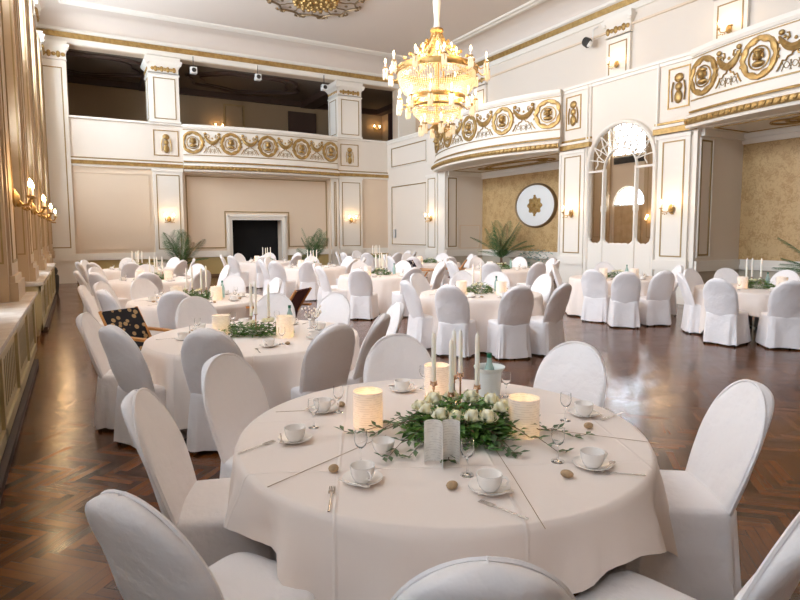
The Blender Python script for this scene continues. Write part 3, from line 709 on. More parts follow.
# ------------------------------------------------------------------ mirror
def mirror():
    t = thing('arched_mirror', (XR, 10.12, 0), 0, 'tall white arched mirror with glazing bars on the right wall, reflecting windows', 'mirror')
    HW = .98; zs = 3.40; z0 = 1.35
    def T(u, w, v): return (-w, u, v)
    # glass
    out = [(-HW, z0), (HW, z0)] + [(HW * math.cos(a), zs + HW * math.sin(a)) for a in [PI * k / 28 for k in range(29)]]
    b = MB(); b.rings([[T(u, w, v) for u, v in out] for w in (.03, .04)]); b.build('mirror_glass', mat('silver_mirror', (.93, .93, .92), .015, 1), t, smooth=False)
    # outer frame
    b = MB()
    pr = [(-HW - .0, .02), (-HW - .0, .09), (-HW - .03, .12), (-HW - .09, .1), (-HW - .12, .02)]
    path = [('l', 0.0), ('l', zs)] + [('a', k) for k in range(1, 28)] + [('r', zs), ('r', 0.0)]
    rs = []
    for kind, q in path:
        ring = []
        for r_, w in pr:
            r = -r_
            if kind == 'l': ring.append(T(-r, w, q))
            elif kind == 'r': ring.append(T(r, w, q))
            else:
                a = PI - PI * q / 28; ring.append(T(r * math.cos(a), w, zs + r * math.sin(a)))
        rs.append(ring)
    b.rings(rs); b.build('frame', M['white'], t, angle=30)
    # base panel with scalloped top edge
    b = MB()
    cols = [(-HW, -.52), (-.48, .48), (.52, HW)]
    for (u0, u1) in cols:
        n = 24; top = []
        for k in range(n + 1):
            s = k / n; u = u0 + (u1 - u0) * s; e = min(s, 1 - s) * (u1 - u0)
            z = 1.52 - .16 * min(1, e / .16) ** .5 * (1 if e > .02 else .2)
            z += .025 * abs(math.sin(s * PI * 5)) if e > .16 else 0
            top.append((u, z))
        poly = [(u0, .0), (u1, .0)] + top[::-1]
        b.rings([[T(u, w, v) for u, v in poly] for w in (.03, .075)])
    b.build('base_panel', M['white'], t, smooth=False)
    b = MB()
    for u in (-.5, .5): b.box(u - .022, u + .022, .03, .1, 0, 3.3, T); b.box(u - .035, u + .035, .03, .11, 2.2, 2.35, T)
    pts = [T(-.5, .06, 3.2)] + [T(.5 * math.cos(a), .06, 3.3 + .5 * math.sin(a)) for a in [PI - PI * k / 16 for k in range(17)]] + [T(.5, .06, 3.2)]
    b.tube(pts, .022, 6)
    b.box(-HW, -.5, .03, .08, 3.24, 3.29, T); b.box(.5, HW, .03, .08, 3.24, 3.29, T)
    for k in range(1, 9):
        a = PI * k / 9; mid = .74
        p0 = (.5 * math.cos(a), 3.3 + .5 * math.sin(a)); 
        for da in (-.12, .12):
            p1 = (mid * math.cos(a + da * .6), 3.33 + mid * math.sin(a + da * .6)); p2 = (HW * math.cos(a + da * 1.4), zs + HW * math.sin(a + da * 1.4))
            b.tube([T(p0[0], .05, p0[1]), T(p1[0], .05, p1[1]), T(p2[0], .05, p2[1])], .013, 5)
    pts = [T(.76 * math.cos(a) * (1 + .04 * math.cos(9 * a * 2)), .05, 3.33 + .76 * math.sin(a) * (1 + .04 * math.cos(18 * a))) for a in [PI * k / 54 for k in range(55)]]; b.tube(pts, .012, 5)
    b.build('glazing_bar', M['white'], t)
mirror()
# round plaque
t = thing('round_plaque', (XN - .02, 15.08, 2.58), 0, 'large round white wall plaque with a gold centre ornament in the wallpapered niche', 'plaque')
t.scale = (1, 1, .75)
Tq = lambda x, y, z: (-z, x, y)
b = MB(); b.lathe([(0, .0), (.98, 0), (.98, .05), (.93, .07), (0, .07)], n=48, T=Tq); b.build('disc', M['plaq'], t)
b = MB(); rs = []
for k in range(49):
    a = 2 * PI * k / 48; rs.append([(-w, r * math.cos(a), r * math.sin(a)) for r, w in ((.93, .06), (.95, .1), (.99, .11), (1.02, .07), (1.02, 0))])
b.rings(rs, True, False, False); b.build('ring', M['bronze'], t)
b = MB(); nn = 48; rs = []
for r, w in ((.02, .12), (.12, .12), (.24, .1), (.33, .09), (.34, .07)):
    rs.append([(-w, r * math.cos(a) * (1 + .12 * math.cos(8 * a)), r * 1.15 * math.sin(a) * (1 + .12 * math.cos(8 * a))) for a in [2 * PI * j / nn for j in range(nn)]])
b.rings(rs)
for k in range(8):
    a = 2 * PI * k / 8; b.ball((-.09, .24 * math.cos(a), .28 * math.sin(a)), .06, 8, 5)
b.ball((-.12, 0, 0), .09, 8, 5); b.ball((-.08, 0, .44), .05, 8, 5); b.ball((-.08, 0, -.44), .05, 8, 5)
b.build('medallion', M['gold'], t)

# ------------------------------------------------------------------ sconces
def pl(loc, e, col=(1, .68, .38), rad=.04):
    l = bpy.data.lights.new('bulb_light', 'POINT'); l.energy = e; l.color = col; l.shadow_soft_size = rad
    o = bpy.data.objects.new('bulb_light', l); C.objects.link(o); o.location = loc; return o
def sconce(proto=None):
    t = thing('wall_sconce', (0, 0, 0), 0, 'x', 'wall lamp', 'gilt two-candle wall sconces')
    b = MB(); b.lathe([(0, 0), (.05, 0), (.07, .02), (.04, .04), (.02, .06), (0, .06)], n=12, T=lambda x, y, z: (x, -z, y * 1.4)); b.ball((0, -.05, -.06), .03, 8, 5); b.build('backplate', M['gold'], t)
    for s in (-1, 1):
        b = MB(); pts = [(0, -.05, -.02), (s * .05, -.09, -.07), (s * .11, -.14, -.06), (s * .14, -.16, .0)]; b.tube(pts, .011, 6)
        b.lathe([(.0, 0), (.03, .005), (.04, .02), (.015, .025), (.015, .03)], (s * .14, -.16, 0), 10)
        for k in range(4): b.ball((s * (.05 + .03 * k), -.09 - .02 * k, -.1 - .01 * (k % 2)), .016, 6, 4)
        arm = b.build('arm', M['gold'], t)
        c = MB(); c.lathe([(.013, .03), (.013, .1)], (s * .14, -.16, 0), 8); c.build('candle_sleeve', M['wax'], arm)
        c = MB(); c.lathe([(.004, .1), (.016, .115), (.019, .14), (.012, .165), (.002, .19)], (s * .14, -.16, 0), 8); c.build('bulb', M['lampbulb'], arm)
    return t
sc0 = sconce(); used = [False]
lst = []
for x, lab in ((3.03, 'on the back wall pilaster left of the dark doorway'), (10.35, 'on the back wall pilaster right of the dark doorway')): lst.append(((x, YB - .12, 2.2), 0, lab))
for y, lab in ((18.98, 'on the far pilaster of the right wall, left of the palm niche'), (11.7, 'on the pilaster between the round plaque and the arched mirror'), (8.6, 'on the pilaster right of the arched mirror')): lst.append(((XR - .08, y, 2.2), -PI / 2, lab))
for y, lab in ((12.03, 'on the upper pilaster beside the hanging spotlight'), (8.67, 'on the upper pilaster above the right balcony'), (18.72, 'on the upper pilaster behind the chandelier')): lst.append(((XU - .12, y, 6.6), -PI / 2, lab))
for k, lab in ((4, 'on the left wall, nearest of the row of lamps'), (3, 'on the left wall, second of the row of lamps'), (2, 'on the left wall, third of the row of lamps'), (1, 'on the left wall, farthest of the row of lamps')): lst.append(((XL + .35, piers[k], 2.14), PI / 2, lab))
lst.append(((13.9, 27.15, 7.0), 0, 'inside the dim back gallery beside the dark curtain')); lst.append(((5.9, 27.15, 6.38), 0, 'inside the dim back gallery, half hidden behind the balcony rail'))
for loc, rz, lab in lst:
    big = loc[0] < 0
    o = place(sc0, used, loc, rz, 'lit gilt sconce ' + lab, sc=1.25 if big else 1.1)
    nx, ny = math.sin(rz), -math.cos(rz)
    pl((loc[0] + nx * .32, loc[1] + ny * .32, loc[2] + .28), 5 if big else 1.6)

# ------------------------------------------------------------------ chandelier
CX, CY = 6.65, 10.2
t = thing('chandelier', (CX, CY, 3.9), 0, 'large gilt and crystal chandelier with many lit candle bulbs hanging from the ceiling', 'chandelier')
b = MB(); b.lathe([(.05, 5.15), (.07, 3.2), (.08, 2.45), (.05, 2.1), (.07, 1.93)], n=12); b.build('chain_sleeve', M['sleeve'], t)
b = MB(); b.lathe([(.0, 1.95), (.13, 1.93), (.14, 1.88), (.1, 1.83), (.06, 1.78), (.05, 1.4), (.09, 1.2), (.05, 1.1), (.04, .2), (.06, .1), (.1, .0), (.04, -.1), (0, -.14)], n=14)
b.build('stem', M['gold'], t)
for r, z, h in ((.80, 1.40, .12), (.84, 1.52, .03)):
    pass
def hoop(r, z, h, name='hoop'):
    b = MB(); rs = []
    for k in range(49):
        a = 2 * PI * k / 48; q = 1 + .01 * math.cos(24 * a)
        rs.append([(rr * q * math.cos(a), rr * q * math.sin(a), zz) for rr, zz in ((r - .03, z), (r + .01, z), (r + .03, z + h * .5), (r + .01, z + h), (r - .03, z + h))])
    b.rings(rs, True, False, False); return b.build(name, M['gold'], t)
hoop(.82, 1.04, .12); hoop(.56, .50, .09); hoop(.52, .34, .05)
# gilt straps from crown to hoop
b = MB()
for k in range(8):
    a = 2 * PI * k / 8; ca, sa = math.cos(a), math.sin(a)
    b.tube([(.08 * ca, .08 * sa, 1.84), (.2 * ca, .2 * sa, 1.62), (.48 * ca, .48 * sa, 1.3), (.8 * ca, .8 * sa, 1.14)], .022, 5)
    for q in range(6):
        s = q / 5; b.ball(((.1 + .66 * s) * ca, (.1 + .66 * s) * sa, 1.8 - .66 * s + .12 * s * s), .04, 5, 3)
b.build('gilt_straps', M['gold'], t)
def beads(name, prof, n, per):
    b = MB()
    for k in range(n):
        a = 2 * PI * k / n
        for q in range(per):
            s = q / (per - 1); i = min(len(prof) - 2, int(s * (len(prof) - 1))); f_ = s * (len(prof) - 1) - i
            r = prof[i][0] * (1 - f_) + prof[i + 1][0] * f_; z = prof[i][1] * (1 - f_) + prof[i + 1][1] * f_; d = .018
            x, y = r * math.cos(a), r * math.sin(a)
            b.add([(x - d, y, z), (x, y - d, z), (x + d, y, z), (x, y + d, z), (x, y, z - d * 1.2), (x, y, z + d * 1.2)], [(0, 1, 5), (1, 2, 5), (2, 3, 5), (3, 0, 5), (1, 0, 4), (2, 1, 4), (3, 2, 4), (0, 3, 4)])
    o = b.build(name, M['crystal'], t, smooth=False); o['kind'] = 'stuff'; return o
beads('bead_basket', [(.80, 1.05), (.79, .90), (.72, .72), (.57, .58)], 100, 16)
beads('bead_basket', [(.51, .34), (.47, .22), (.36, .12), (.12, .04)], 60, 10)
beads('bead_tent', [(.1, 1.78), (.2, 1.6), (.45, 1.34), (.8, 1.16)], 20, 12)
# arms
def arm_set(n, r0, r1, z, off, drop):
    for k in range(n):
        a = 2 * PI * (k + off) / n; ca, sa = math.cos(a), math.sin(a)
        def Q(r, zz): return (r * ca, r * sa, zz)
        b = MB(); b.tube([Q(r0, z), Q((r0 + r1) / 2, z - .1), Q(r1 - .02, z - .07), Q(r1, z)], .014, 5)
        b.lathe([(0, 0), (.045, .01), (.05, .03), (.02, .035), (.02, .04)], Q(r1, z), 10); arm = b.build('arm', M['gold'], t)
        c = MB(); c.lathe([(.015, .04), (.015, .11)], Q(r1, z), 6); c.build('candle_sleeve', M['wax'], arm)
        c = MB(); c.lathe([(.006, .11), (.02, .13), (.024, .16), (.014, .19), (.002, .22)], Q(r1, z), 8); c.build('bulb', M['glassbulb'], arm)
        c = MB()
        for q in range(8):
            aa = 2 * PI * q / 8; x, y, _ = Q(r1, z); x += .045 * math.cos(aa); y += .045 * math.sin(aa)
            c.add([(x - .01, y, z - .0), (x, y - .01, z), (x + .01, y, z), (x, y + .01, z), (x - .013, y, z - drop * .8), (x, y - .013, z - drop * .8), (x + .013, y, z - drop * .8), (x, y + .013, z - drop * .8), (x, y, z - drop)],
                  [(0, 1, 5, 4), (1, 2, 6, 5), (2, 3, 7, 6), (3, 0, 4, 7), (4, 5, 8), (5, 6, 8), (6, 7, 8), (7, 4, 8), (3, 2, 1, 0)])
        c.build('crystal_drops', M['crystal'], arm, smooth=False)
arm_set(12, .82, 1.06, 1.12, .15, .22); arm_set(12, .56, .80, .46, .6, .24); arm_set(6, .1, .34, -.02, .2, .2); arm_set(8, .08, .4, 1.36, .3, .16)
for k in range(6):
    a = 2 * PI * k / 6; pl((CX + .45 * math.cos(a), CY + .45 * math.sin(a), 5.35), 8, rad=.08); pl((CX + .95 * math.cos(a + .5), CY + .95 * math.sin(a + .5), 5.35), 12, rad=.08)
for k in range(4):
    a = 2 * PI * k / 4; pl((CX + .3 * math.cos(a), CY + .3 * math.sin(a), 4.6), 5, rad=.08); pl((CX + .66 * math.cos(a), CY + .66 * math.sin(a), 4.4), 8, rad=.08)

# ceiling rosette
t = thing('ceiling_rosette', (6.95, 17.65, ZC - .02), 0, 'round gold ceiling rosette with scrolled rim, cut off by the top edge', 'ceiling ornament')
b = MB()
rs = []
for r, z in ((.88, 0), (.88, -.05), (.7, -.13), (.4, -.18), (.02, -.2)):
    rs.append([(r * math.cos(a) * (1 + .04 * math.cos(18 * a)), r * math.sin(a) * (1 + .04 * math.cos(18 * a)), z + .012 * math.cos(18 * a)) for a in [2 * PI * k / 72 for k in range(72)]])
b.rings(rs)
for rr, cnt in ((.76, 20), (.5, 13), (.25, 7)):
    for k in range(cnt):
        a = 2 * PI * k / cnt; b.ball((rr * math.cos(a), rr * math.sin(a), -.12 - (.9 - rr) * .1), .09, 7, 4, sc=(1, 1, .8))
b.build('boss', M['gold'], t)
b = MB(); N = 12
for k in range(N):
    a = 2 * PI * k / N; a2 = 2 * PI * (k + .5) / N; a3 = 2 * PI * (k + 1) / N
    def q(r, t_): return (r * math.cos(t_), r * math.sin(t_), -.05)
    b.tube([q(1.72, a), q(1.56, (a + a2) / 2), q(1.5, a2), q(1.56, (a2 + a3) / 2), q(1.72, a3)], .035, 6)
    for s in (-1, 1): b.tube([q(1.72, a), q(1.82, a + s * .05), q(1.8, a + s * .11), q(1.72, a + s * .12)], .03, 6)
    b.ball(q(1.72, a), .07, 8, 4); b.tube([q(.9, a2), q(1.15, a2 + .03), q(1.3, a2 - .02), q(1.5, a2)], .02, 5)
    b.ball(q(1.25, a), .07, 6, 4, sc=(1, 1, .4))
b.build('scroll_rim', M['bronze'], t); t.scale = (.84, .84, 1)

# ------------------------------------------------------------------ spotlights, thermostat plate
def spot(loc, label, aim=(0, -1), rod=.25):
    t = thing('spotlight', loc, math.atan2(aim[0], -aim[1]), label, 'spotlight', None)
    b = MB(); b.box(-.11, .11, -.12, .1, -.11, .11); b.build('housing', M['steelwhite'], t, smooth=False)
    b = MB(); b.lathe([(0, 0), (.075, 0), (.08, .02), (0, .02)], n=16, T=lambda x, y, z: (x, -.12 - z, y)); b.build('lens', M['dark'], t)
    b = MB(); b.tube([(0, 0, .1), (0, 0, .1 + rod)], .015, 6); b.tube([(-.13, 0, 0), (-.13, 0, .14), (.13, 0, .14), (.13, 0, 0)], .012, 5); b.build('bracket', M['dark'], t)
spot((4.05, YB - .25, 7.6), 'small square white spotlight under the cornice just right of the left gallery column', rod=.4)
spot((6.42, YB - .25, 7.65), 'small square white spotlight at the middle of the gallery opening', rod=.35)
spot((9.15, YB - .25, 7.58), 'small square white spotlight just left of the right gallery column', rod=.4)
t = thing('spotlight', (XU - .35, 12.85, 7.5), -PI / 2, 'dark hanging spotlight on the upper right wall left of a pilaster', 'spotlight')
b = MB(); b.lathe([(0, 0), (.13, 0), (.15, .05), (.13, .24), (0, .26)], n=16, T=lambda x, y, z: (x - .15 + z * .3, -z + .1, y - .05)); b.build('housing', M['dark'], t)
b = MB(); b.ball((-.02, -.02, -.12), .1, 10, 6); b.build('ballast', M['steelwhite'], t)
b = MB(); b.tube([(0, .1, .0), (0, .12, .3), (0, .3, .42)], .015, 5); b.build('bracket', M['steelwhite'], t)
b = MB(); b.box(21.95, 22.12, 0, .03, 1.45, 1.8, Tr); frame_mb(21.95, 22.12, 1.45, 1.8, .02, .04, Tr, b); tag(b.build('wall_plate', mat('grey_plate', (.6, .6, .6), .5), smooth=False), 'small pale switch plate inside the large panel at the far right corner', 'switch plate')

# ------------------------------------------------------------------ palms
def palm(loc, h, nf, label, seed, spread=.8, dry=2, potted=True, lean=(0, 0)):
    rnd = random.Random(seed); t = thing('potted_palm', loc, 0, label, 'palm')
    b = MB(); b.lathe([(0, 0), (.15, 0), (.2, .3), (.22, .34), (.2, .35), (.17, .3), (0, .3)], n=16); b.build('pot', M['pot'], t)
    b = MB(); b.tube([(0, 0, .28), (.01, 0, .45), (0, .01, .6)], [.07, .06, .05], 8); b.build('trunk', M['stem'], t)
    for k in range(nf):
        a = 2 * PI * k / nf + rnd.uniform(-.25, .25); el = rnd.uniform(.45, 1.45); L = h * rnd.uniform(.8, 1.2)
        d = Vector((math.cos(a), math.sin(a), 0)); mb = MB(); pts = []
        for i in range(9):
            s = i / 8; out = L * spread * (math.cos(el) * s + .12 * s * s); z = .5 + L * (math.sin(el) * s - .30 * s * s * (1.4 - el * .8)); pts.append(d * out + Vector((lean[0] * s, lean[1] * s, z)))
        mb.tube([tuple(p) for p in pts], [.012 - .009 * i / 8 for i in range(9)], 5)
        side = Vector((-d.y, d.x, 0))
        for i in range(2, 25):
            s = i / 25; f_ = s * 8; ii = min(7, int(f_)); p = pts[ii].lerp(pts[ii + 1], f_ - ii); tg = (pts[ii + 1] - pts[ii]).normalized()
            ll = L * .26 * math.sin(PI * min(1, .15 + s * .85)) ** .7 + .02
            for sg in (-1, 1):
                e = p + (side * sg * .8 + tg * .65 + Vector((0, 0, -.25))).normalized() * ll; m_ = p.lerp(e, .45) + Vector((0, 0, .02)); w = tg * .0095 * h
                mb.add([p, m_ - w, e, m_ + w], [(0, 1, 2, 3)])
        mb.build('frond', M['dry'] if k < dry else M['palm'], t, smooth=False)
    return t
palm((3.25, 21.5, 0), 1.45, 13, 'potted palm by the back wall left of the dark doorway', 3, .75, 3)
palm((8.15, 21.5, 0), 1.4, 14, 'potted palm by the back wall right of the dark doorway', 5, .8, 0)
palm((13.0, 15.8, .25), 1.55, 18, 'large leafy palm in the niche beneath the round plaque', 8, .9, 1).scale = (.55, 1, 1)
palm((13.1, 5.75, .15), 1.4, 14, 'palm in the right niche, only its frond tips showing at the right edge', 9, .85, 0).scale = (.55, 1, 1)
for (x, y) in ((13.0, 15.8), (13.1, 5.75)):
    b = MB(); h = .25 if x < 13.05 else .15; b.lathe([(0, 0), (.3, 0), (.3, h), (0, h)], (x, y, 0), 20); tag(b.build('plant_stand', M['stem']), 'low round stand under the palm in the %s niche' % ('far' if x < 13.05 else 'right'), 'plant stand')
b = MB()
rnd = random.Random(4)
for k in range(260):
    p = Vector((rnd.gauss(0, .2), rnd.gauss(0, .25), .45 + rnd.uniform(-.3, .35))); a = rnd.uniform(0, 6.28); d = Vector((math.cos(a), math.sin(a), rnd.uniform(-.2, .5))) * .09; s = Vector((-d.y, d.x, 0)) * .35
    b.add([p - d, p + s, p + d, p - s], [(0, 1, 2, 3)])
tt = thing('potted_shrub', (12.95, 14.1, .3), 0, 'grey-green bushy pot plant in the niche to the right of the palm', 'plant'); b.build('foliage', mat('grey_green_leaf', (.25, .36, .3), .6), tt, smooth=False)
b = MB(); b.lathe([(0, -.3), (.18, -.3), (.22, .1), (0, .1)], n=14); b.build('pot', M['pot'], tt)
#@@PART2
# ------------------------------------------------------------------ chairs
def smoothstep(a, b_, x):
    t = max(0, min(1, (x - a) / (b_ - a))); return t * t * (3 - 2 * t)
HT = 1.0
def back_centre(z):                      # lean of the backrest
    s = (z - .42) / (HT - .42); return -.205 - .17 * s - .03 * s * s
def back_half(z):
    s = (z - .40) / (HT - .40)
    zw = .52
    if s < zw: return .212 + .028 * math.sin(PI / 2 * s / zw)
    q = (s - zw) / (1 - zw); return .24 * math.sqrt(max(0, 1 - q ** 2.15))
def make_chair(seed):
    t = thing('banquet_chair', (0, 0, 0), 0, 'x', 'chair')
    rnd = random.Random(seed)
    # backrest cover
    b = MB(); rs = []; n = 28
    zs = [.43 + .57 * (1 - (1 - k / 22) ** 1.6) for k in range(23)]
    for z in zs:
        hw_ = max(back_half(z), .012); th = .032 * min(1, hw_ / .12) + .004; c = back_centre(z); ring = []
        for k in range(n):
            a = 2 * PI * k / n; ca, sa = math.cos(a), math.sin(a)
            x = hw_ * math.copysign(abs(ca) ** .55, ca); y = th * math.copysign(abs(sa) ** .7, sa)
            curve = -.035 * (1 - (x / .24) ** 2) * min(1, hw_ / .15) + .02 - .015 * (1 - min(1, hw_ / .15))
            wob = noise.noise(Vector((x * 7 + seed * 9, z * 6, (1 if sa > 0 else -1) * 3))) * .011
            ring.append((x, c + y + curve + (wob if abs(ca) < .95 else 0), z))
        rs.append(ring)
    b.rings(rs); bo = b.build('backrest_cover', M['cover'], t, angle=60)
    # piping edge along the outline
    b = MB(); pts = []
    for z in zs[1:]: pts.append((-back_half(z) * 1.0, back_centre(z) + .02, z))
    pts2 = [(-p[0], p[1], p[2]) for p in pts[::-1]]
    b.tube(pts + [(0, back_centre(HT) + .0, HT + .002)] + pts2[0:], .0065, 5); b.build('seam', M['cover'], bo)
    # seat cover with skirt
    b = MB(); n = 64; rs = []
    def sq(a, hx, y0, y1, p=.32):
        ca, sa = math.cos(a), math.sin(a); x = hx * math.copysign(abs(ca) ** p, ca); y = (y0 + y1) / 2 + (y1 - y0) / 2 * math.copysign(abs(sa) ** p, sa); return x, y
    for s, z in ((.03, .490), (.5, .490), (.85, .486), (.96, .478), (1.0, .462), (1.005, .44)):
        rs.append([(x * s, y * s, z) for x, y in (sq(2 * PI * k / n, .228, -.262, .24) for k in range(n))])
    b.rings([rs[0], rs[0]]) if False else None
    ph = [rnd.uniform(0, 6.28) for _ in range(4)]
    for q in range(1, 9):
        s = q / 8; z = .44 - .415 * s; fl = 1.0 + .10 * s; ring = []
        for k in range(n):
            a = 2 * PI * k / n; x, y = sq(a, .228 * fl, -.264 - .03 * s, .24 + .035 * s, .32 + .06 * s)
            f_ = (.012 * math.sin(9 * a + ph[0]) + .008 * math.sin(17 * a + ph[1] + s) + .006 * math.sin(5 * a + ph[2])) * s ** .7
            corner = .02 * s * max(0, math.cos(4 * (a - PI / 4))) ** 6
            L = math.hypot(x, y) or 1; ring.append((x * (1 + (f_ + corner) / L), y * (1 + (f_ + corner) / L), z + .006 * math.sin(7 * a + ph[3]) * (1 if q == 8 else 0)))
        rs.append(ring)
    b.rings(rs, True, True, False); so = b.build('seat_cover', M['cover'], t, angle=60)
    for sx in (-1, 1):
        for sy in (-1, 1):
            c = MB(); c.tube([(sx * .17, sy * .17 if sy > 0 else -.18, .44), (sx * .215, .225 if sy > 0 else -.245, .0)], .014, 6); c.build('leg', M['darkleg'], t)
    return t
protos = [(make_chair(s), [False]) for s in (1, 2, 3)]
TABLES = {
 'T1': ((1.50, 2.27), .95, 'the large front table'), 'T2': ((1.42, 5.26), .95, 'the second table of the left row'),
 'T3': ((1.5, 8.55), .93, 'the third table of the left row'), 'T4': ((1.4, 12.6), .93, 'the fourth table of the left row'), 'T5': ((1.4, 16.7), .93, 'the last table of the left row'),
 'T10': ((5.4, 7.05), .92, 'the table beyond the front candles'), 'T6': ((5.85, 11.2), .92, 'the second table of the middle row'), 'T7': ((5.6, 14.8), .92, 'the third table of the middle row'),
 'T8': ((5.4, 18.4), .92, 'the table before the dark doorway'), 'T12': ((9.55, 7.95), .92, 'the table before the arched mirror'), 'T11': ((9.35, 11.35), .92, 'the table before the round plaque'),
 'T9': ((9.4, 14.8), .92, 'the table before the palm niche'), 'T14': ((9.4, 18.4), .92, 'the farthest table of the right row'), 'T13': ((9.7, 5.25), .92, 'the table near the right edge')}
def facing(x, y, tx, ty): return math.atan2(ty - y, tx - x) - PI / 2
view = P['yaw']
dirs = ['far', 'far right', 'right', 'near right', 'near', 'near left', 'left', 'far left']
TOPS = {   # ground position of the top of each backrest
 'T1': [(.07, 1.66), (.20, 2.76), (.70, 3.36), (1.9, 3.42), (2.75, 2.57), (2.71, 1.46), (1.60, .70), (.73, .92)],
 'T2': [(.03, 5.73), (.2, 4.84), (.80, 4.32), (1.72, 4.02), (2.28, 4.32), (2.80, 4.98), (2.58, 6.05), (2.0, 6.52), (1.10, 6.60)],
 'T3': [(1.02, 7.36), (.04, 8.84), (.26, 8.05), (.86, 9.75), (2.26, 9.6), (2.72, 8.72), (.28, 9.35)],
 'T10': [(4.12, 7.16), (4.27, 6.26), (4.98, 5.66), (5.72, 5.60), (6.66, 6.95), (6.38, 7.85), (5.97, 8.35), (5.02, 8.34)],
 'T12': [(8.22, 7.40), (8.20, 6.62), (8.95, 6.42), (10.62, 7.3), (10.35, 9.0), (8.80, 9.0)],
 'T13': [(8.78, 6.05), (8.12, 4.98), (8.62, 4.22), (9.8, 6.55), (10.85, 5.4), (10.4, 4.2), (10.5, 6.3)],
}
RING = {'T4': [(190, 0), (218, 0), (258, 0), (300, 0), (5, .05), (45, 0), (92, 0), (140, 0)],
        'T5': [(195, 0), (225, .1), (260, 0), (315, 0), (350, 0), (40, 0), (95, 0), (150, 0)],
        'T6': [(228, .35), (268, .1), (310, 0), (355, .1), (40, 0), (85, 0), (134, .15), (180, .05)],
        'T7': [(180, 0), (217, .3), (246, .2), (300, 0), (330, 0), (20, 0), (70, 0), (130, 0)],
        'T8': [(160, 0), (205, 0), (250, 0), (295, 0), (340, 0), (25, 0), (70, 0), (115, 0)],
        'T9': [(180, 0), (218, 0), (262, 0), (310, 0), (350, 0), (40, 0), (90, 0), (135, 0)],
        'T11': [(178, .1), (222, .2), (262, .2), (300, 0), (345, 0), (30, 0), (80, 0), (130, 0)],
        'T14': [(190, 0), (230, 0), (275, 0), (320, 0), (5, 0), (95, 0), (150, 0)]}
used_lab = {}; cid = 0
def add_chair(top, tn, extra=None):
    global cid
    (tx, ty), Rr, tname = TABLES[tn]; d = Vector((tx - top[0], ty - top[1])).normalized()
    if extra: a = math.atan2(d.y, d.x) + R(extra); d = Vector((math.cos(a), math.sin(a)))
    o = Vector(top) + d * .40
    # camera-relative side for the description
    v = Vector((top[0] - tx, top[1] - ty)); ang = math.degrees(math.atan2(v.x, v.y)) - math.degrees(view); k = int(round(ang / 45)) % 8
    side = dirs[k]
    lab = 'white covered chair, %s side of %s' % (side, tname)
    if lab in used_lab:
        used_lab[lab] += 1; q = used_lab[lab]; lab += ', more %s' % ('left' if (v.dot(Vector((cy_, -sy_))) < 0) else 'right') + (' again' if q > 2 else '')
    used_lab[lab] = 1
    pr, us = protos[cid % 3]; cid += 1
    rz = math.atan2(d.y, d.x) - PI / 2
    place(pr, us, (o.x, o.y, 0), rz, lab, 'white covered chairs around %s' % tname.split(',')[0])
for tn, L in TOPS.items():
    for tp in L: add_chair(tp, tn, {(.2, 4.84): 10, (.07, 1.66): 8, (1.60, .70): 8}.get(tp))
for tn, L in RING.items():
    (tx, ty), Rr, _ = TABLES[tn]
    for a, ex in L: add_chair((tx + (1.43 + ex) * math.cos(R(a)), ty + (1.43 + ex) * math.sin(R(a))), tn)

# ------------------------------------------------------------------ tables and cloths
def make_table():
    t = thing('round_table', (0, 0, 0), 0, 'x', 'table', 'round banquet tables')
    b = MB(); b.lathe([(0, .715), (.9, .715), (.91, .725), (.91, .74), (.9, .745), (0, .745)], n=40); b.build('tabletop', M['wood'], t)
    for k in range(4):
        a = PI / 4 + k * PI / 2; b = MB(); b.tube([(.55 * math.cos(a), .55 * math.sin(a), .715), (.6 * math.cos(a), .6 * math.sin(a), 0)], .022, 8); b.build('leg', M['darkleg'], t)
    return t
tb = make_table(); tu = [False]
def cloth(c, Rr, rot, side, seed, label):
    rnd = random.Random(seed); b = MB(); n = 144; rs = []
    h = side / 2
    rs.append([(.02 * math.cos(2 * PI * k / n), .02 * math.sin(2 * PI * k / n), .752) for k in range(n)])
    for r in (.3, .6, .8, .92):
        rs.append([(Rr * r * math.cos(2 * PI * k / n), Rr * r * math.sin(2 * PI * k / n), .752) for k in range(n)])
    rs.append([(Rr * .985 * math.cos(2 * PI * k / n), Rr * .985 * math.sin(2 * PI * k / n), .750) for k in range(n)])
    ph = rnd.uniform(0, 6.28); ph2 = rnd.uniform(0, 6.28)
    M_ = 14
    for q in range(0, M_ + 1):
        s = q / M_; ring = []
        for k in range(n):
            a = 2 * PI * k / n; e = a - rot
            D = h / max(abs(math.cos(e)), abs(math.sin(e))); D = min(D, h * 1.36)
            drop = min(D - Rr, .715); cornerness = max(0, math.cos(4 * (e - PI / 4)) * .5 + .5) ** 2
            l = drop * s
            fold = (math.sin(17 * e + ph) * .5 + math.sin(10 * e + ph2) * .6 + .25 * math.sin(29 * e)) * (.042 + .02 * cornerness) * s ** .8
            cf = cornerness * s * (.10 * math.cos(8 * (e - PI / 4)) + .05)
            r = Rr + .012 * math.sin(min(1, l / .03) * PI / 2) + fold * min(1, l / .15) + cf * .6 + .035 * s
            z = .748 - l - (.0 if l > .01 else 0)
            ring.append((r * math.cos(a), r * math.sin(a), max(.02, z)))
        rs.append(ring)
    b.rings(rs, True, True, False); o = b.build('tablecloth', M['cloth'], angle=70); o.location = (c[0], c[1], 0)
    return tag(o, label, 'tablecloth', 'white tablecloths on the round tables')
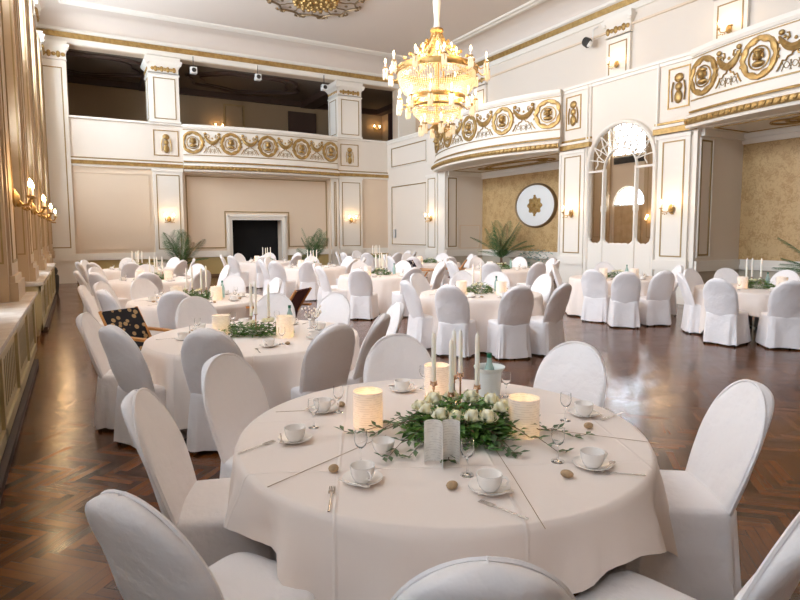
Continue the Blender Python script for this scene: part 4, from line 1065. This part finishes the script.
for i, (tn, (c, Rr, nm)) in enumerate(TABLES.items()):
    place(tb, tu, (c[0], c[1], 0), .3 * i, 'round wooden banquet table under the white cloth of ' + nm.replace('the ', '', 1))
    if tn == 'T1': cloth(c, Rr, R(-172), 2.32, 11, 'white draped tablecloth on the large front table, corners hanging unevenly')
    elif tn == 'T13': cloth(c, Rr, R(20), 2.5, 40, 'white tablecloth on the right-hand table, dark gap showing beneath its hem')
    else: cloth(c, Rr, R(17 + 31 * i), 3.0 if i < 6 else 3.1, 20 + i, 'white draped tablecloth on ' + nm)

# ------------------------------------------------------------------ table ware prototypes
ZT = .753
def cup():
    t = thing('coffee_cup', (0, 0, 0), 0, 'x', 'cup'); b = MB()
    b.lathe([(0, .004), (.022, .004), (.022, 0), (.026, 0), (.035, .01), (.0425, .028), (.0455, .054), (.046, .058), (.0425, .057), (.0395, .03), (.03, .014), (0, .012)], n=24); b.build('bowl', M['china'], t)
    b = MB(); b.tube([(.043, 0, .048), (.058, 0, .05), (.068, 0, .039), (.06, 0, .024), (.038, 0, .018)], .0045, 6); b.build('handle', M['china'], t); return t
def saucer():
    b = MB(); b.lathe([(0, .004), (.03, .004), (.034, .006), (.06, .012), (.077, .02), (.0775, .0175), (.06, .008), (.035, 0), (0, 0)], n=32); o = b.build('saucer', M['china']); tag(o, 'x', 'saucer'); return o
def spoon():
    b = MB(); b.tube([(-.065, 0, .003), (-.02, 0, .004), (.02, 0, .004), (.035, 0, .004)], [.004, .0025, .002, .003], 6, flat=.5)
    b.ball((.052, 0, .005), .02, 10, 5, sc=(1, .62, .22)); o = b.build('spoon', M['steel']); tag(o, 'x', 'spoon'); return o
def fork():
    b = MB(); b.tube([(-.1, 0, .003), (-.04, 0, .003), (.02, 0, .005), (.035, 0, .005)], [.005, .0035, .0028, .006], 6, flat=.4)
    b.box(.033, .055, -.011, .011, .003, .0055)
    for k in range(4): y = -.0095 + k * .0063; b.box(.054, .092, y - .0014, y + .0014, .003, .0052)
    o = b.build('fork', M['steel']); tag(o, 'x', 'fork'); return o
def wineglass():
    b = MB(); b.lathe([(0, 0), (.033, 0), (.033, .002), (.008, .006), (.0045, .012), (.004, .075), (.008, .082), (.026, .1), (.034, .125), (.031, .17), (.0295, .17), (.0325, .125), (.024, .103), (.006, .088), (0, .086)], n=24)
    o = b.build('wine_glass', M['glass'], angle=80); tag(o, 'x', 'glass'); return o
def pebble():
    b = MB(); b.ball((0, 0, .014), .026, 14, 8, sc=(1, .8, .55)); o = b.build('pebble', M['pebble']); tag(o, 'x', 'pebble'); return o
def lantern():
    t = thing('paper_lantern', (0, 0, 0), 0, 'x', 'lantern'); b = MB()
    b.lathe([(.072, 0), (.072, .175), (.0713, .175), (.0713, 0), (.072, 0)], n=28, caps=False); b.build('paper_sleeve', M['paper'], t)
    b = MB(); b.lathe([(0, .001), (.019, .001), (.019, .016), (0, .016)], n=14); b.build('tealight', M['wax'], t)
    b = MB(); b.lathe([(.002, .016), (.008, .024), (.007, .034), (.001, .05)], n=8); b.build('flame', M['flame'], t); return t
def taper():
    b = MB(); b.lathe([(0, 0), (.0125, 0), (.0115, .24), (.009, .262), (.003, .268), (.0015, .278), (0, .278)], n=12); o = b.build('taper_candle', M['wax']); tag(o, 'x', 'candle'); return o
def bottle():
    t = thing('water_bottle', (0, 0, 0), 0, 'x', 'bottle'); b = MB()
    b.lathe([(0, 0), (.036, 0), (.038, .01), (.038, .15), (.03, .19), (.016, .23), (.014, .26), (0, .26)], n=16); b.build('body', M['bottle'], t)
    b = MB(); b.lathe([(0, .255), (.017, .255), (.017, .285), (0, .285)], n=12); b.build('cap', M['cap'], t); return t
PR = {'cup': (cup(), [False]), 'saucer': (saucer(), [False]), 'spoon': (spoon(), [False]), 'fork': (fork(), [False]), 'glass': (wineglass(), [False]),
      'pebble': (pebble(), [False]), 'lantern': (lantern(), [False]), 'taper': (taper(), [False]), 'bottle': (bottle(), [False])}
def put(kind, x, y, z, rz, label, group=None, sc=None):
    p, u = PR[kind]; return place(p, u, (x, y, z), rz, label, group, sc)

def leafblob(b, rnd, n, rad, hz, size, c=(0, 0, 0), asp=.32):
    for k in range(n):
        a = rnd.uniform(0, 6.283); rr = rad * math.sqrt(rnd.random()); z = hz * rnd.random() * (1 - .6 * (rr / rad) ** 2)
        p = Vector((c[0] + rr * math.cos(a), c[1] + rr * math.sin(a), c[2] + z)); aa = a + rnd.uniform(-.9, .9)
        d = Vector((math.cos(aa), math.sin(aa), rnd.uniform(-.35, .5))).normalized() * size * rnd.uniform(.7, 1.3); s = Vector((-d.y, d.x, rnd.uniform(-.02, .02))).normalized() * d.length * asp; m = p + d * .5 + Vector((0, 0, size * .12))
        e = p + d
        if min(p.z, e.z, m.z) < .004 + c[2]: 
            dz = .006 + c[2] - min(p.z, e.z, m.z); p.z += dz; e.z += dz; m.z += dz
        b.add([p, m + s * .5, e, m - s * .5], [(0, 1, 2), (0, 2, 3)])
def branch(b, bs, rnd, p0, ang, L, curve=0.0, lift=.02):
    pts = []; a = ang; p = Vector(p0)
    for i in range(9):
        pts.append(p.copy()); a += curve / 8; p = p + Vector((math.cos(a), math.sin(a), 0)) * L / 8; p.z = max(.008, p0[2] * (1 - i / 6) + lift * math.sin(i * 1.1) ** 2 + .006)
    bs.tube([tuple(q) for q in pts], [.003 - .0002 * i for i in range(9)], 4)
    for i in range(1, 9):
        for sg in (-1, 1):
            q = pts[i]; tg = (pts[i] - pts[i - 1]).normalized(); sd = Vector((-tg.y, tg.x, 0)) * sg
            d = (tg * .75 + sd * .7 + Vector((0, 0, rnd.uniform(-.05, .55)))).normalized() * rnd.uniform(.04, .062); w = d.cross(Vector((0, 0, 1))).normalized() * .0115; e = q + d; e.z = max(e.z, .006); m = q + d * .5; m.z = max(m.z + .004, .008)
            b.add([q, m + w, e, m - w], [(0, 1, 2), (0, 2, 3)])
def rosemesh(b, c, r, rnd):
    cx_, cy0, cz = c; b.ball((cx_, cy0, cz), r * .6, 10, 6)
    for ring, (cnt, rr, h) in enumerate(((4, .62, .62), (5, .85, .42), (6, 1.05, .18))):
        for k in range(cnt):
            a = 2 * PI * k / cnt + ring * .6 + rnd.uniform(-.1, .1); w = PI / cnt * 1.35; rows = []
            for i in range(4):
                s = i / 3; rad = r * rr * (.5 + .5 * math.sin(PI * (.08 + .68 * s))); z = cz - r * .55 + r * (h + .5) * s
                row = []
                for j in range(5):
                    aa = a + w * (j / 4 - .5) * (1 - .25 * s * s); ed = abs(j / 4 - .5) * 2; rr2 = rad * (1 + .10 * s * s) - .0
                    row.append((cx_ + rr2 * math.cos(aa), cy0 + rr2 * math.sin(aa), z - r * .18 * ed * ed * s))
                rows.append(row)
            b.rings(rows, False)

# ---- front table arrangement
FX, FY = 1.56, 2.17
t = thing('flower_arrangement', (FX, FY, ZT), 0, 'big flower centrepiece of cream roses and trailing green leaves on the front table', 'flower arrangement')
rnd = random.Random(21)
b = MB(); leafblob(b, rnd, 1000, .21, .165, .05, asp=.5); leafblob(b, rnd, 260, .27, .06, .06, asp=.42); b.build('foliage', M['leaf'], t, smooth=False)
b = MB(); bs = MB()
D = lambda dx, dy: (dx * cy_ + dy * sy_, -dx * sy_ + dy * cy_)     # view right / away
for (ang, L, cv) in ((195, .42, -.5), (215, .36, .4), (180, .3, .3), (250, .25, .3), (-18, .42, .35), (-30, .36, -.3), (-60, .22, .2), (5, .3, -.4), (300, .2, 0), (160, .25, .2), (35, .28, .3), (60, .2, 0), (235, .3, -.2)):
    a = R(ang) - view; branch(b, bs, rnd, (.15 * math.cos(a), .15 * math.sin(a), .06), a, L, cv)
b.build('trailing_leaves', M['olive'], t, smooth=False); bs.build('twigs', M['stem'], t)
for k, (dx, dy, z) in enumerate(((-.17, -.05, .13), (-.11, -.11, .125), (-.13, .05, .15), (-.04, -.12, .12), (.03, -.14, .125), (.10, -.13, .12), (.17, -.06, .14), (.14, .03, .15), (.05, .08, .15), (-.20, .03, .12), (-.04, .12, .14), (.2, .06, .11))):
    x, y = D(dx, dy); b = MB(); rosemesh(b, (x, y, z), .039 + .004 * (k % 3), rnd); b.build('rose', M['rose'], t, angle=60)
# gilt candle holder in the arrangement
b = MB(); cpos = [(-.09, .01), (-.035, -.05), (-.02, .07), (0.0, .10), (.06, .00)]
cpos = [(1.56 - FX, 2.42 - FY), (1.565 - FX, 2.27 - FY), (1.70 - FX, 2.44 - FY), (1.755 - FX, 2.46 - FY), (1.73 - FX, 2.28 - FY)]
b.lathe([(0, .0), (.07, 0), (.06, .01), (.012, .03), (.01, .1), (0, .1)], n=12)
hz = [.175, .155, .185, .185, .165]
for (x, y), z in zip(cpos, hz):
    b.tube([(.06, .1, .08), (x * .5 + .03, y * .5 + .05, .06), (x, y, .09), (x, y, z - .02)], .005, 6); b.lathe([(0, -.03), (.008, -.03), (.006, -.015), (.02, -.008), (.017, 0), (.017, .012), (.0135, .012), (.0135, 0), (0, 0)], (x, y, z), 12)
b.build('candle_holder', mat('rose_gold_metal', (.72, .45, .3), .25, 1), t)
for k, ((x, y), z) in enumerate(zip(cpos, hz)):
    put('taper', FX + x, FY + y, ZT + z, 0, 'white taper candle in the front centrepiece, ' + ['leftmost', 'second from left', 'third from left', 'fourth from left', 'rightmost, before the cooler'][k], 'taper candles of the front centrepiece', [.98, 1.0, .93, .90, 1.02][k])

# ---- front table place settings:  cup position, handle rot, spoon, pebble, glass, fork
front = 'the front table'
cups = [((.83, 2.45), 'left edge of the front table'), ((1.10, 2.79), 'back left of the front table beside the chair'), ((.91, 1.91), 'near left of the front table'), ((1.28, 1.61), 'front centre of the front table'),
        ((1.77, 1.57), 'near right of the front table'), ((2.24, 2.05), 'far right of the front table'), ((1.66, 2.92), 'back of the front table before the far chair')]
for (x, y), lab in cups:
    a = math.atan2(y - 2.27, x - 1.5)
    put('saucer', x, y, ZT, 0, 'white saucer under the cup at the ' + lab, 'saucers on the front table')
    put('cup', x, y, ZT + .005, a + R(60) if y < 2.2 else a + R(-130), 'white coffee cup with handle at the ' + lab, 'cups on the front table', 1.05)
    q = a + R(90); put('spoon', x + .062 * math.cos(a), y + .062 * math.sin(a), ZT + .014, q, 'small steel spoon at the ' + lab, 'spoons on the front table')
b = MB(); b.lathe([(0, .004), (.03, .004), (.033, 0), (.045, .02), (.052, .05), (.049, .05), (.042, .02), (.03, .01), (0, .01)], n=24); o = b.build('milk_bowl', M['china']); o.location = (1.12, 2.14, ZT); tag(o, 'small white china bowl without saucer left of the flowers on the front table', 'bowl')
for (x, y), lab in (((.97, 2.58), 'beside the leftmost cup'), ((1.17, 2.74), 'beside the back left cup'), ((.975, 2.06), 'behind the near left cup'), ((1.29, 1.76), 'in front of the white card holder'), ((1.69, 1.68), 'behind the near right cup'), ((2.10, 2.04), 'beside the far right cup'), ((1.80, 2.90), 'behind the candles near the cooler'), ((2.12, 2.52), 'to the right of the cooler')):
    put('glass', x, y, ZT, 0, 'clear stemmed wine glass on the front table ' + lab, 'wine glasses on the front table', .82)
for (x, y), lab in (((.85, 2.05), 'left of the near left cup'), ((1.17, 1.69), 'left of the front centre cup'), ((1.61, 1.55), 'left of the near right cup'), ((2.11, 1.90), 'below the far right cup'), ((1.22, 2.82), 'by the back left glass')):
    put('pebble', x, y, ZT, random.uniform(0, 3), 'smooth beige pebble on the front table, ' + lab, 'pebbles on the front table')
for (x0, y0, x1, y1), lab in (((.58, 2.43, .74, 2.49), 'leftmost, near the table edge'), ((.71, 1.76, .79, 1.92), 'left of the near left cup, pointing away'), ((1.26, 1.37, 1.19, 1.57), 'front centre, near the table rim'), ((1.90, 1.39, 1.71, 1.55), 'right of the near right cup'), ((2.41, 1.97, 2.28, 1.95), 'by the far right cup')):
    put('fork', (x0 + x1) / 2, (y0 + y1) / 2, ZT, math.atan2(y1 - y0, x1 - x0), 'steel cake fork on the front table, ' + lab, 'forks on the front table')
for (x, y), lab in (((1.21, 2.47), 'left of the flowers on the front table'), ((1.79, 2.0), 'right of the flowers on the front table'), ((1.80, 2.76), 'behind the candles on the front table')):
    put('lantern', x, y, ZT, 0, 'glowing cylindrical paper lantern printed with small text, ' + lab, 'paper lanterns of the front table'); pl((x, y, ZT + .05), .8, (1, .55, .22), .008)
# folded card holder (two curved leaves) in front of the flowers
b = MB(); X0, Y0 = 1.265, 1.90
def leafcurve(cx, sg):
    pts = []
    for k in range(13):
        a = R(200) * k / 12 - R(10); pts.append((cx + .037 * math.cos(a) * sg, .036 * math.sin(a)))
    return pts
for sg, cx in ((1, .036), (-1, -.036)):
    pp = leafcurve(cx, sg)
    pp = [( (sg * .062 if False else x), y) for x, y in pp] + [(0, -.06)]
    rs = [[(x, y, z) for z in (0, .175)] + [(x * .985, y * .97, z) for z in (.175, 0)] for x, y in pp]
    b.rings(rs)
o = b.build('heart_card_holder', M['paper']); o.location = (X0, Y0, ZT); o.rotation_euler = (0, 0, -view)
tag(o, 'white heart-shaped folded paper menu standing in front of the flowers', 'menu card')
# cooler with bottle
t = thing('bottle_cooler', (2.02, 2.55, ZT), 0, 'translucent white bottle cooler with flared rim on the far side of the front table', 'cooler')
b = MB(); b.lathe([(0, 0), (.05, 0), (.055, .01), (.06, .14), (.075, .155), (.078, .165), (.072, .163), (.056, .145), (.05, .015), (0, .012)], n=28); b.build('bucket', M['bucket'], t); t.scale = (1.15, 1.15, 1.1)
put('bottle', 2.02, 2.55, ZT + .013, 0, 'pale bottle with green cap standing in the white cooler', 'bottles', .86)
# brown cords radiating from the flowers
for k, (p, q, lab) in enumerate((((1.22, 2.3), (.58, 2.04), 'running to the left edge'), ((1.74, 2.20), (2.22, 1.60), 'running to the right edge'), ((1.60, 2.02), (1.26, 1.30), 'running to the front edge'), ((1.12, 2.80), (.88, 2.90), 'at the back left edge'))):
    b = MB(); b.tube([(p[0], p[1], ZT + .003), (((p[0] + q[0]) / 2) + .004, (p[1] + q[1]) / 2, ZT + .003), (q[0], q[1], ZT + .003)], .0014, 5); tag(b.build('cord', M['ribbon']), 'thin brown cord laid across the front tablecloth, ' + lab, 'cord')

# ---- settings of the other tables
def arrangement(x, y, name, seed, sc=1.0, roses=5, leaf='leaf', long=False):
    rnd = random.Random(seed); t = thing('flower_arrangement', (x, y, ZT), -view, 'green centrepiece with pale flowers on ' + name, 'flower arrangement')
    b = MB()
    if long:
        for dx in (-.22, -.1, .05, .18): leafblob(b, rnd, 170, .14, .13, .055, (dx, rnd.uniform(-.04, .04), 0))
    else: leafblob(b, rnd, 420, .19 * sc, .15 * sc, .055)
    b.build('foliage', M[leaf], t, smooth=False)
    for k in range(roses):
        bb = MB(); rosemesh(bb, (rnd.uniform(-.2, .2) if long else rnd.uniform(-.12, .12), rnd.uniform(-.1, .1), .14 * sc), .03, rnd); bb.build('rose', M['rose'], t, angle=60)
    b = MB(); b.lathe([(0, 0), (.06, 0), (.07, .05), (0, .05)], n=12); b.build('bowl', M['china'], t)
def setting(tn, n_cups, cands, seed, lan=2, bot=1, arr=True, long=False, roses=4, extra=True):
    (tx, ty), Rr, nm = TABLES[tn]; rnd = random.Random(seed); short = nm
    if arr: arrangement(tx, ty, nm, seed, roses=roses, long=long)
    for k in range(n_cups):
        a = 2 * PI * (k + .5) / n_cups + .3; x, y = tx + .66 * Rr * math.cos(a), ty + .66 * Rr * math.sin(a)
        put('saucer', x, y, ZT, 0, 'white saucer with cup on ' + short, 'saucers on ' + short); put('cup', x, y, ZT + .005, rnd.uniform(0, 6), 'white coffee cup on a saucer on ' + short, 'cups on ' + short)
        a2 = a + .22; put('glass', tx + .60 * Rr * math.cos(a2), ty + .60 * Rr * math.sin(a2), ZT, 0, 'clear wine glass on ' + short, 'glasses on ' + short, .85)
        if n_cups > 6:
            put('fork', tx + .8 * Rr * math.cos(a - .15), ty + .8 * Rr * math.sin(a - .15), ZT, a + PI, 'steel fork on ' + short, 'forks on ' + short)
            put('pebble', tx + .66 * Rr * math.cos(a + .26), ty + .66 * Rr * math.sin(a + .26), ZT, rnd.uniform(0, 6), 'beige pebble on ' + short, 'pebbles on ' + short)
    for k, (dx, dy, h) in enumerate(cands):
        x, y = D(dx, dy); put('taper', tx + x, ty + y, ZT + h, 0, 'white taper candle on ' + short, 'taper candles on ' + short, 1.15)
        b = MB(); b.lathe([(0, 0), (.03, 0), (.006, .01), (.006, h - .01), (.02, h - .002), (.02, h), (0, h)], (tx + x, ty + y, ZT), 10); tag(b.build('candlestick', bpy.data.materials['rose_gold_metal']), 'slim metal candlestick holding a taper on ' + short, 'candlestick', 'candlesticks on ' + short)
    for k in range(lan):
        x, y = D((-.3, .3, .05)[k], (-.05, -.12, -.3)[k]); put('lantern', tx + x, ty + y, ZT, 0, 'printed paper lantern on %s, %s of greenery' % (short, ('left', 'right', 'front')[k]), 'lanterns on ' + short, 1.1)
        pl((tx + x, ty + y, ZT + .06), .9, (1, .55, .22), .01)
    for k in range(bot):
        x, y = D(.28, .22); put('bottle', tx + x, ty + y, ZT, 0, 'pale water bottle with cap standing on ' + short, 'water bottles')
C4 = [(-.12, 0, .16), (-.04, .05, .14), (.04, -.03, .15), (.12, .04, .16)]
C5 = C4 + [(.0, .1, .18)]
setting('T2', 8, [(-.06, .1, .16), (.02, -.05, .2), (.1, .12, .15)], 31, 2, 1, long=True, roses=6)
setting('T3', 8, [(-.16, .0, .14), (-.1, .05, .16), (.05, .0, .14), (.1, .06, .16)], 32, 2, 1, long=True)
setting('T4', 6, C4, 33, 2, 0); setting('T5', 6, C5, 34, 0, 0); setting('T10', 8, [(-.1, .1, .14), (.02, .12, .16)], 35, 2, 1); setting('T6', 6, C5, 36, 1, 1)
setting('T7', 6, C4, 37, 1, 0); setting('T8', 5, C4, 38, 1, 0); setting('T12', 5, [], 39, 2, 1, roses=6); setting('T11', 5, [], 40, 1, 1); setting('T9', 5, [], 41, 1, 0); setting('T14', 4, C5, 42, 0, 0)
setting('T13', 6, [(-.12, .15, .17), (.0, .2, .17), (.12, .15, .17)], 43, 2, 1)
# spray of white blossom on the second table
t = thing('blossom_spray', (2.05, 5.45, ZT), 0, 'small vase of white blossom twigs on the second left table', 'flowers'); rnd = random.Random(5)
b = MB(); b.lathe([(0, 0), (.03, 0), (.035, .05), (.028, .08), (0, .08)], n=14); b.build('vase', M['china'], t)
bl = MB(); bs = MB()
for k in range(14):
    a = rnd.uniform(0, 6.28); e = Vector((.09 * math.cos(a), .09 * math.sin(a), .14 + rnd.random() * .08)); bs.tube([(0, 0, .05), tuple(e * .6), tuple(e)], .002, 4)
    for q in range(3): p = e * (1 - q * .15); bl.ball(tuple(p + Vector((rnd.uniform(-.015, .015),) * 3)), .011, 6, 4)
bl.build('blossoms', M['wax'], t); bs.build('twigs', M['stem'], t)

# ------------------------------------------------------------------ wooden high chairs
def highchair(loc, rz, cm, label, sc=1):
    t = thing('folding_high_chair', loc, rz, label, 'high chair', None); w = .22
    t.scale = (sc, sc, sc)
    for s in (-1, 1):
        b = MB(); b.tube([(-.36, s * w, .93), (-.10, s * w, .55), (.3, s * w, 0.02)], .02, 6); b.build('back_post', M['orange'], t)
        b = MB(); b.tube([(.12, s * (w + .0), .62), (-.02, s * w, .42), (-.3, s * w, 0.02)], .02, 6); b.build('leg', M['orange'], t)
        b = MB(); b.box(-.34, .42, s * (w + .035) - .03, s * (w + .035) + .03, .68, .705); b.build('armrest', M['orange'], t, smooth=False)
    b = MB(); b.tube([(.4, -w - .03, .675), (.4, w + .03, .675)], .014, 6); b.tube([(-.2, -w, .12), (-.2, w, .12)], .012, 6); b.tube([(.2, -w, .15), (.2, w, .15)], .012, 6); b.build('cross_bar', M['orange'], t)
    b = MB(); sp = [(-.35, .92), (-.24, .76), (-.16, .62), (-.12, .48), (-.02, .42), (.12, .46)]
    rs = [[(x, -w, z), (x, w, z), (x + .012, w, z + .012), (x + .012, -w, z + .012)] for x, z in sp]; b.rings(rs); b.build('canvas_sling', cm, t, angle=60)
highchair((.55, 6.45, 0), R(-58), M['canvas'], 'wooden folding high chair with dark leaf-print canvas on the left, behind the near chairs', .96)
highchair((2.42, 7.65, 0), R(133), M['canvas3'], 'orange wooden high chair with dark canvas right of the third left table')
highchair((8.0, 13.1, 0), R(-60), M['canvas2'], 'high chair with dark white-spotted canvas far back in the middle of the hall')
highchair((8.95, 12.9, 0), R(140), M['canvas3'], 'high chair with maroon canvas far back, right of the spotted one')

# ------------------------------------------------------------------ daylight and world
W = bpy.data.worlds.new('world'); bpy.context.scene.world = W; W.use_nodes = True
bg = W.node_tree.nodes['Background']; bg.inputs[0].default_value = (.72, .85, 1, 1); bg.inputs[1].default_value = 1.0
def area(loc, rot, sx, sy, e, col=(.74, .86, 1.0)):
    l = bpy.data.lights.new('window_daylight', 'AREA'); l.shape = 'RECTANGLE'; l.size = sx; l.size_y = sy; l.energy = e; l.color = col
    o = bpy.data.objects.new('window_daylight', l); C.objects.link(o); o.location = loc; o.rotation_euler = rot; return o
for i, yc in enumerate(bays):
    area((XL - .45, yc, 6.7), (0, R(-90), 0), 2.1, 2.1, 310 if i < 5 else (220 if i == 5 else 50))
    area((XL - .45, yc, 3.45), (0, R(-90), 0), .9, 1.8, 80 if i < 5 else 20)
    if i > 0: area((XL - .45, yc, 2.0), (0, R(-90), 0), 1.9, 1.8, 110 if i < 5 else 5)
vs = bpy.context.scene.view_settings; vs.view_transform = 'Standard'; vs.look = 'None'; vs.gamma = 1; vs.exposure = 0.84
bpy.context.scene.cycles.max_bounces = 10; bpy.context.scene.cycles.diffuse_bounces = 6; bpy.context.scene.cycles.sample_clamp_indirect = 6
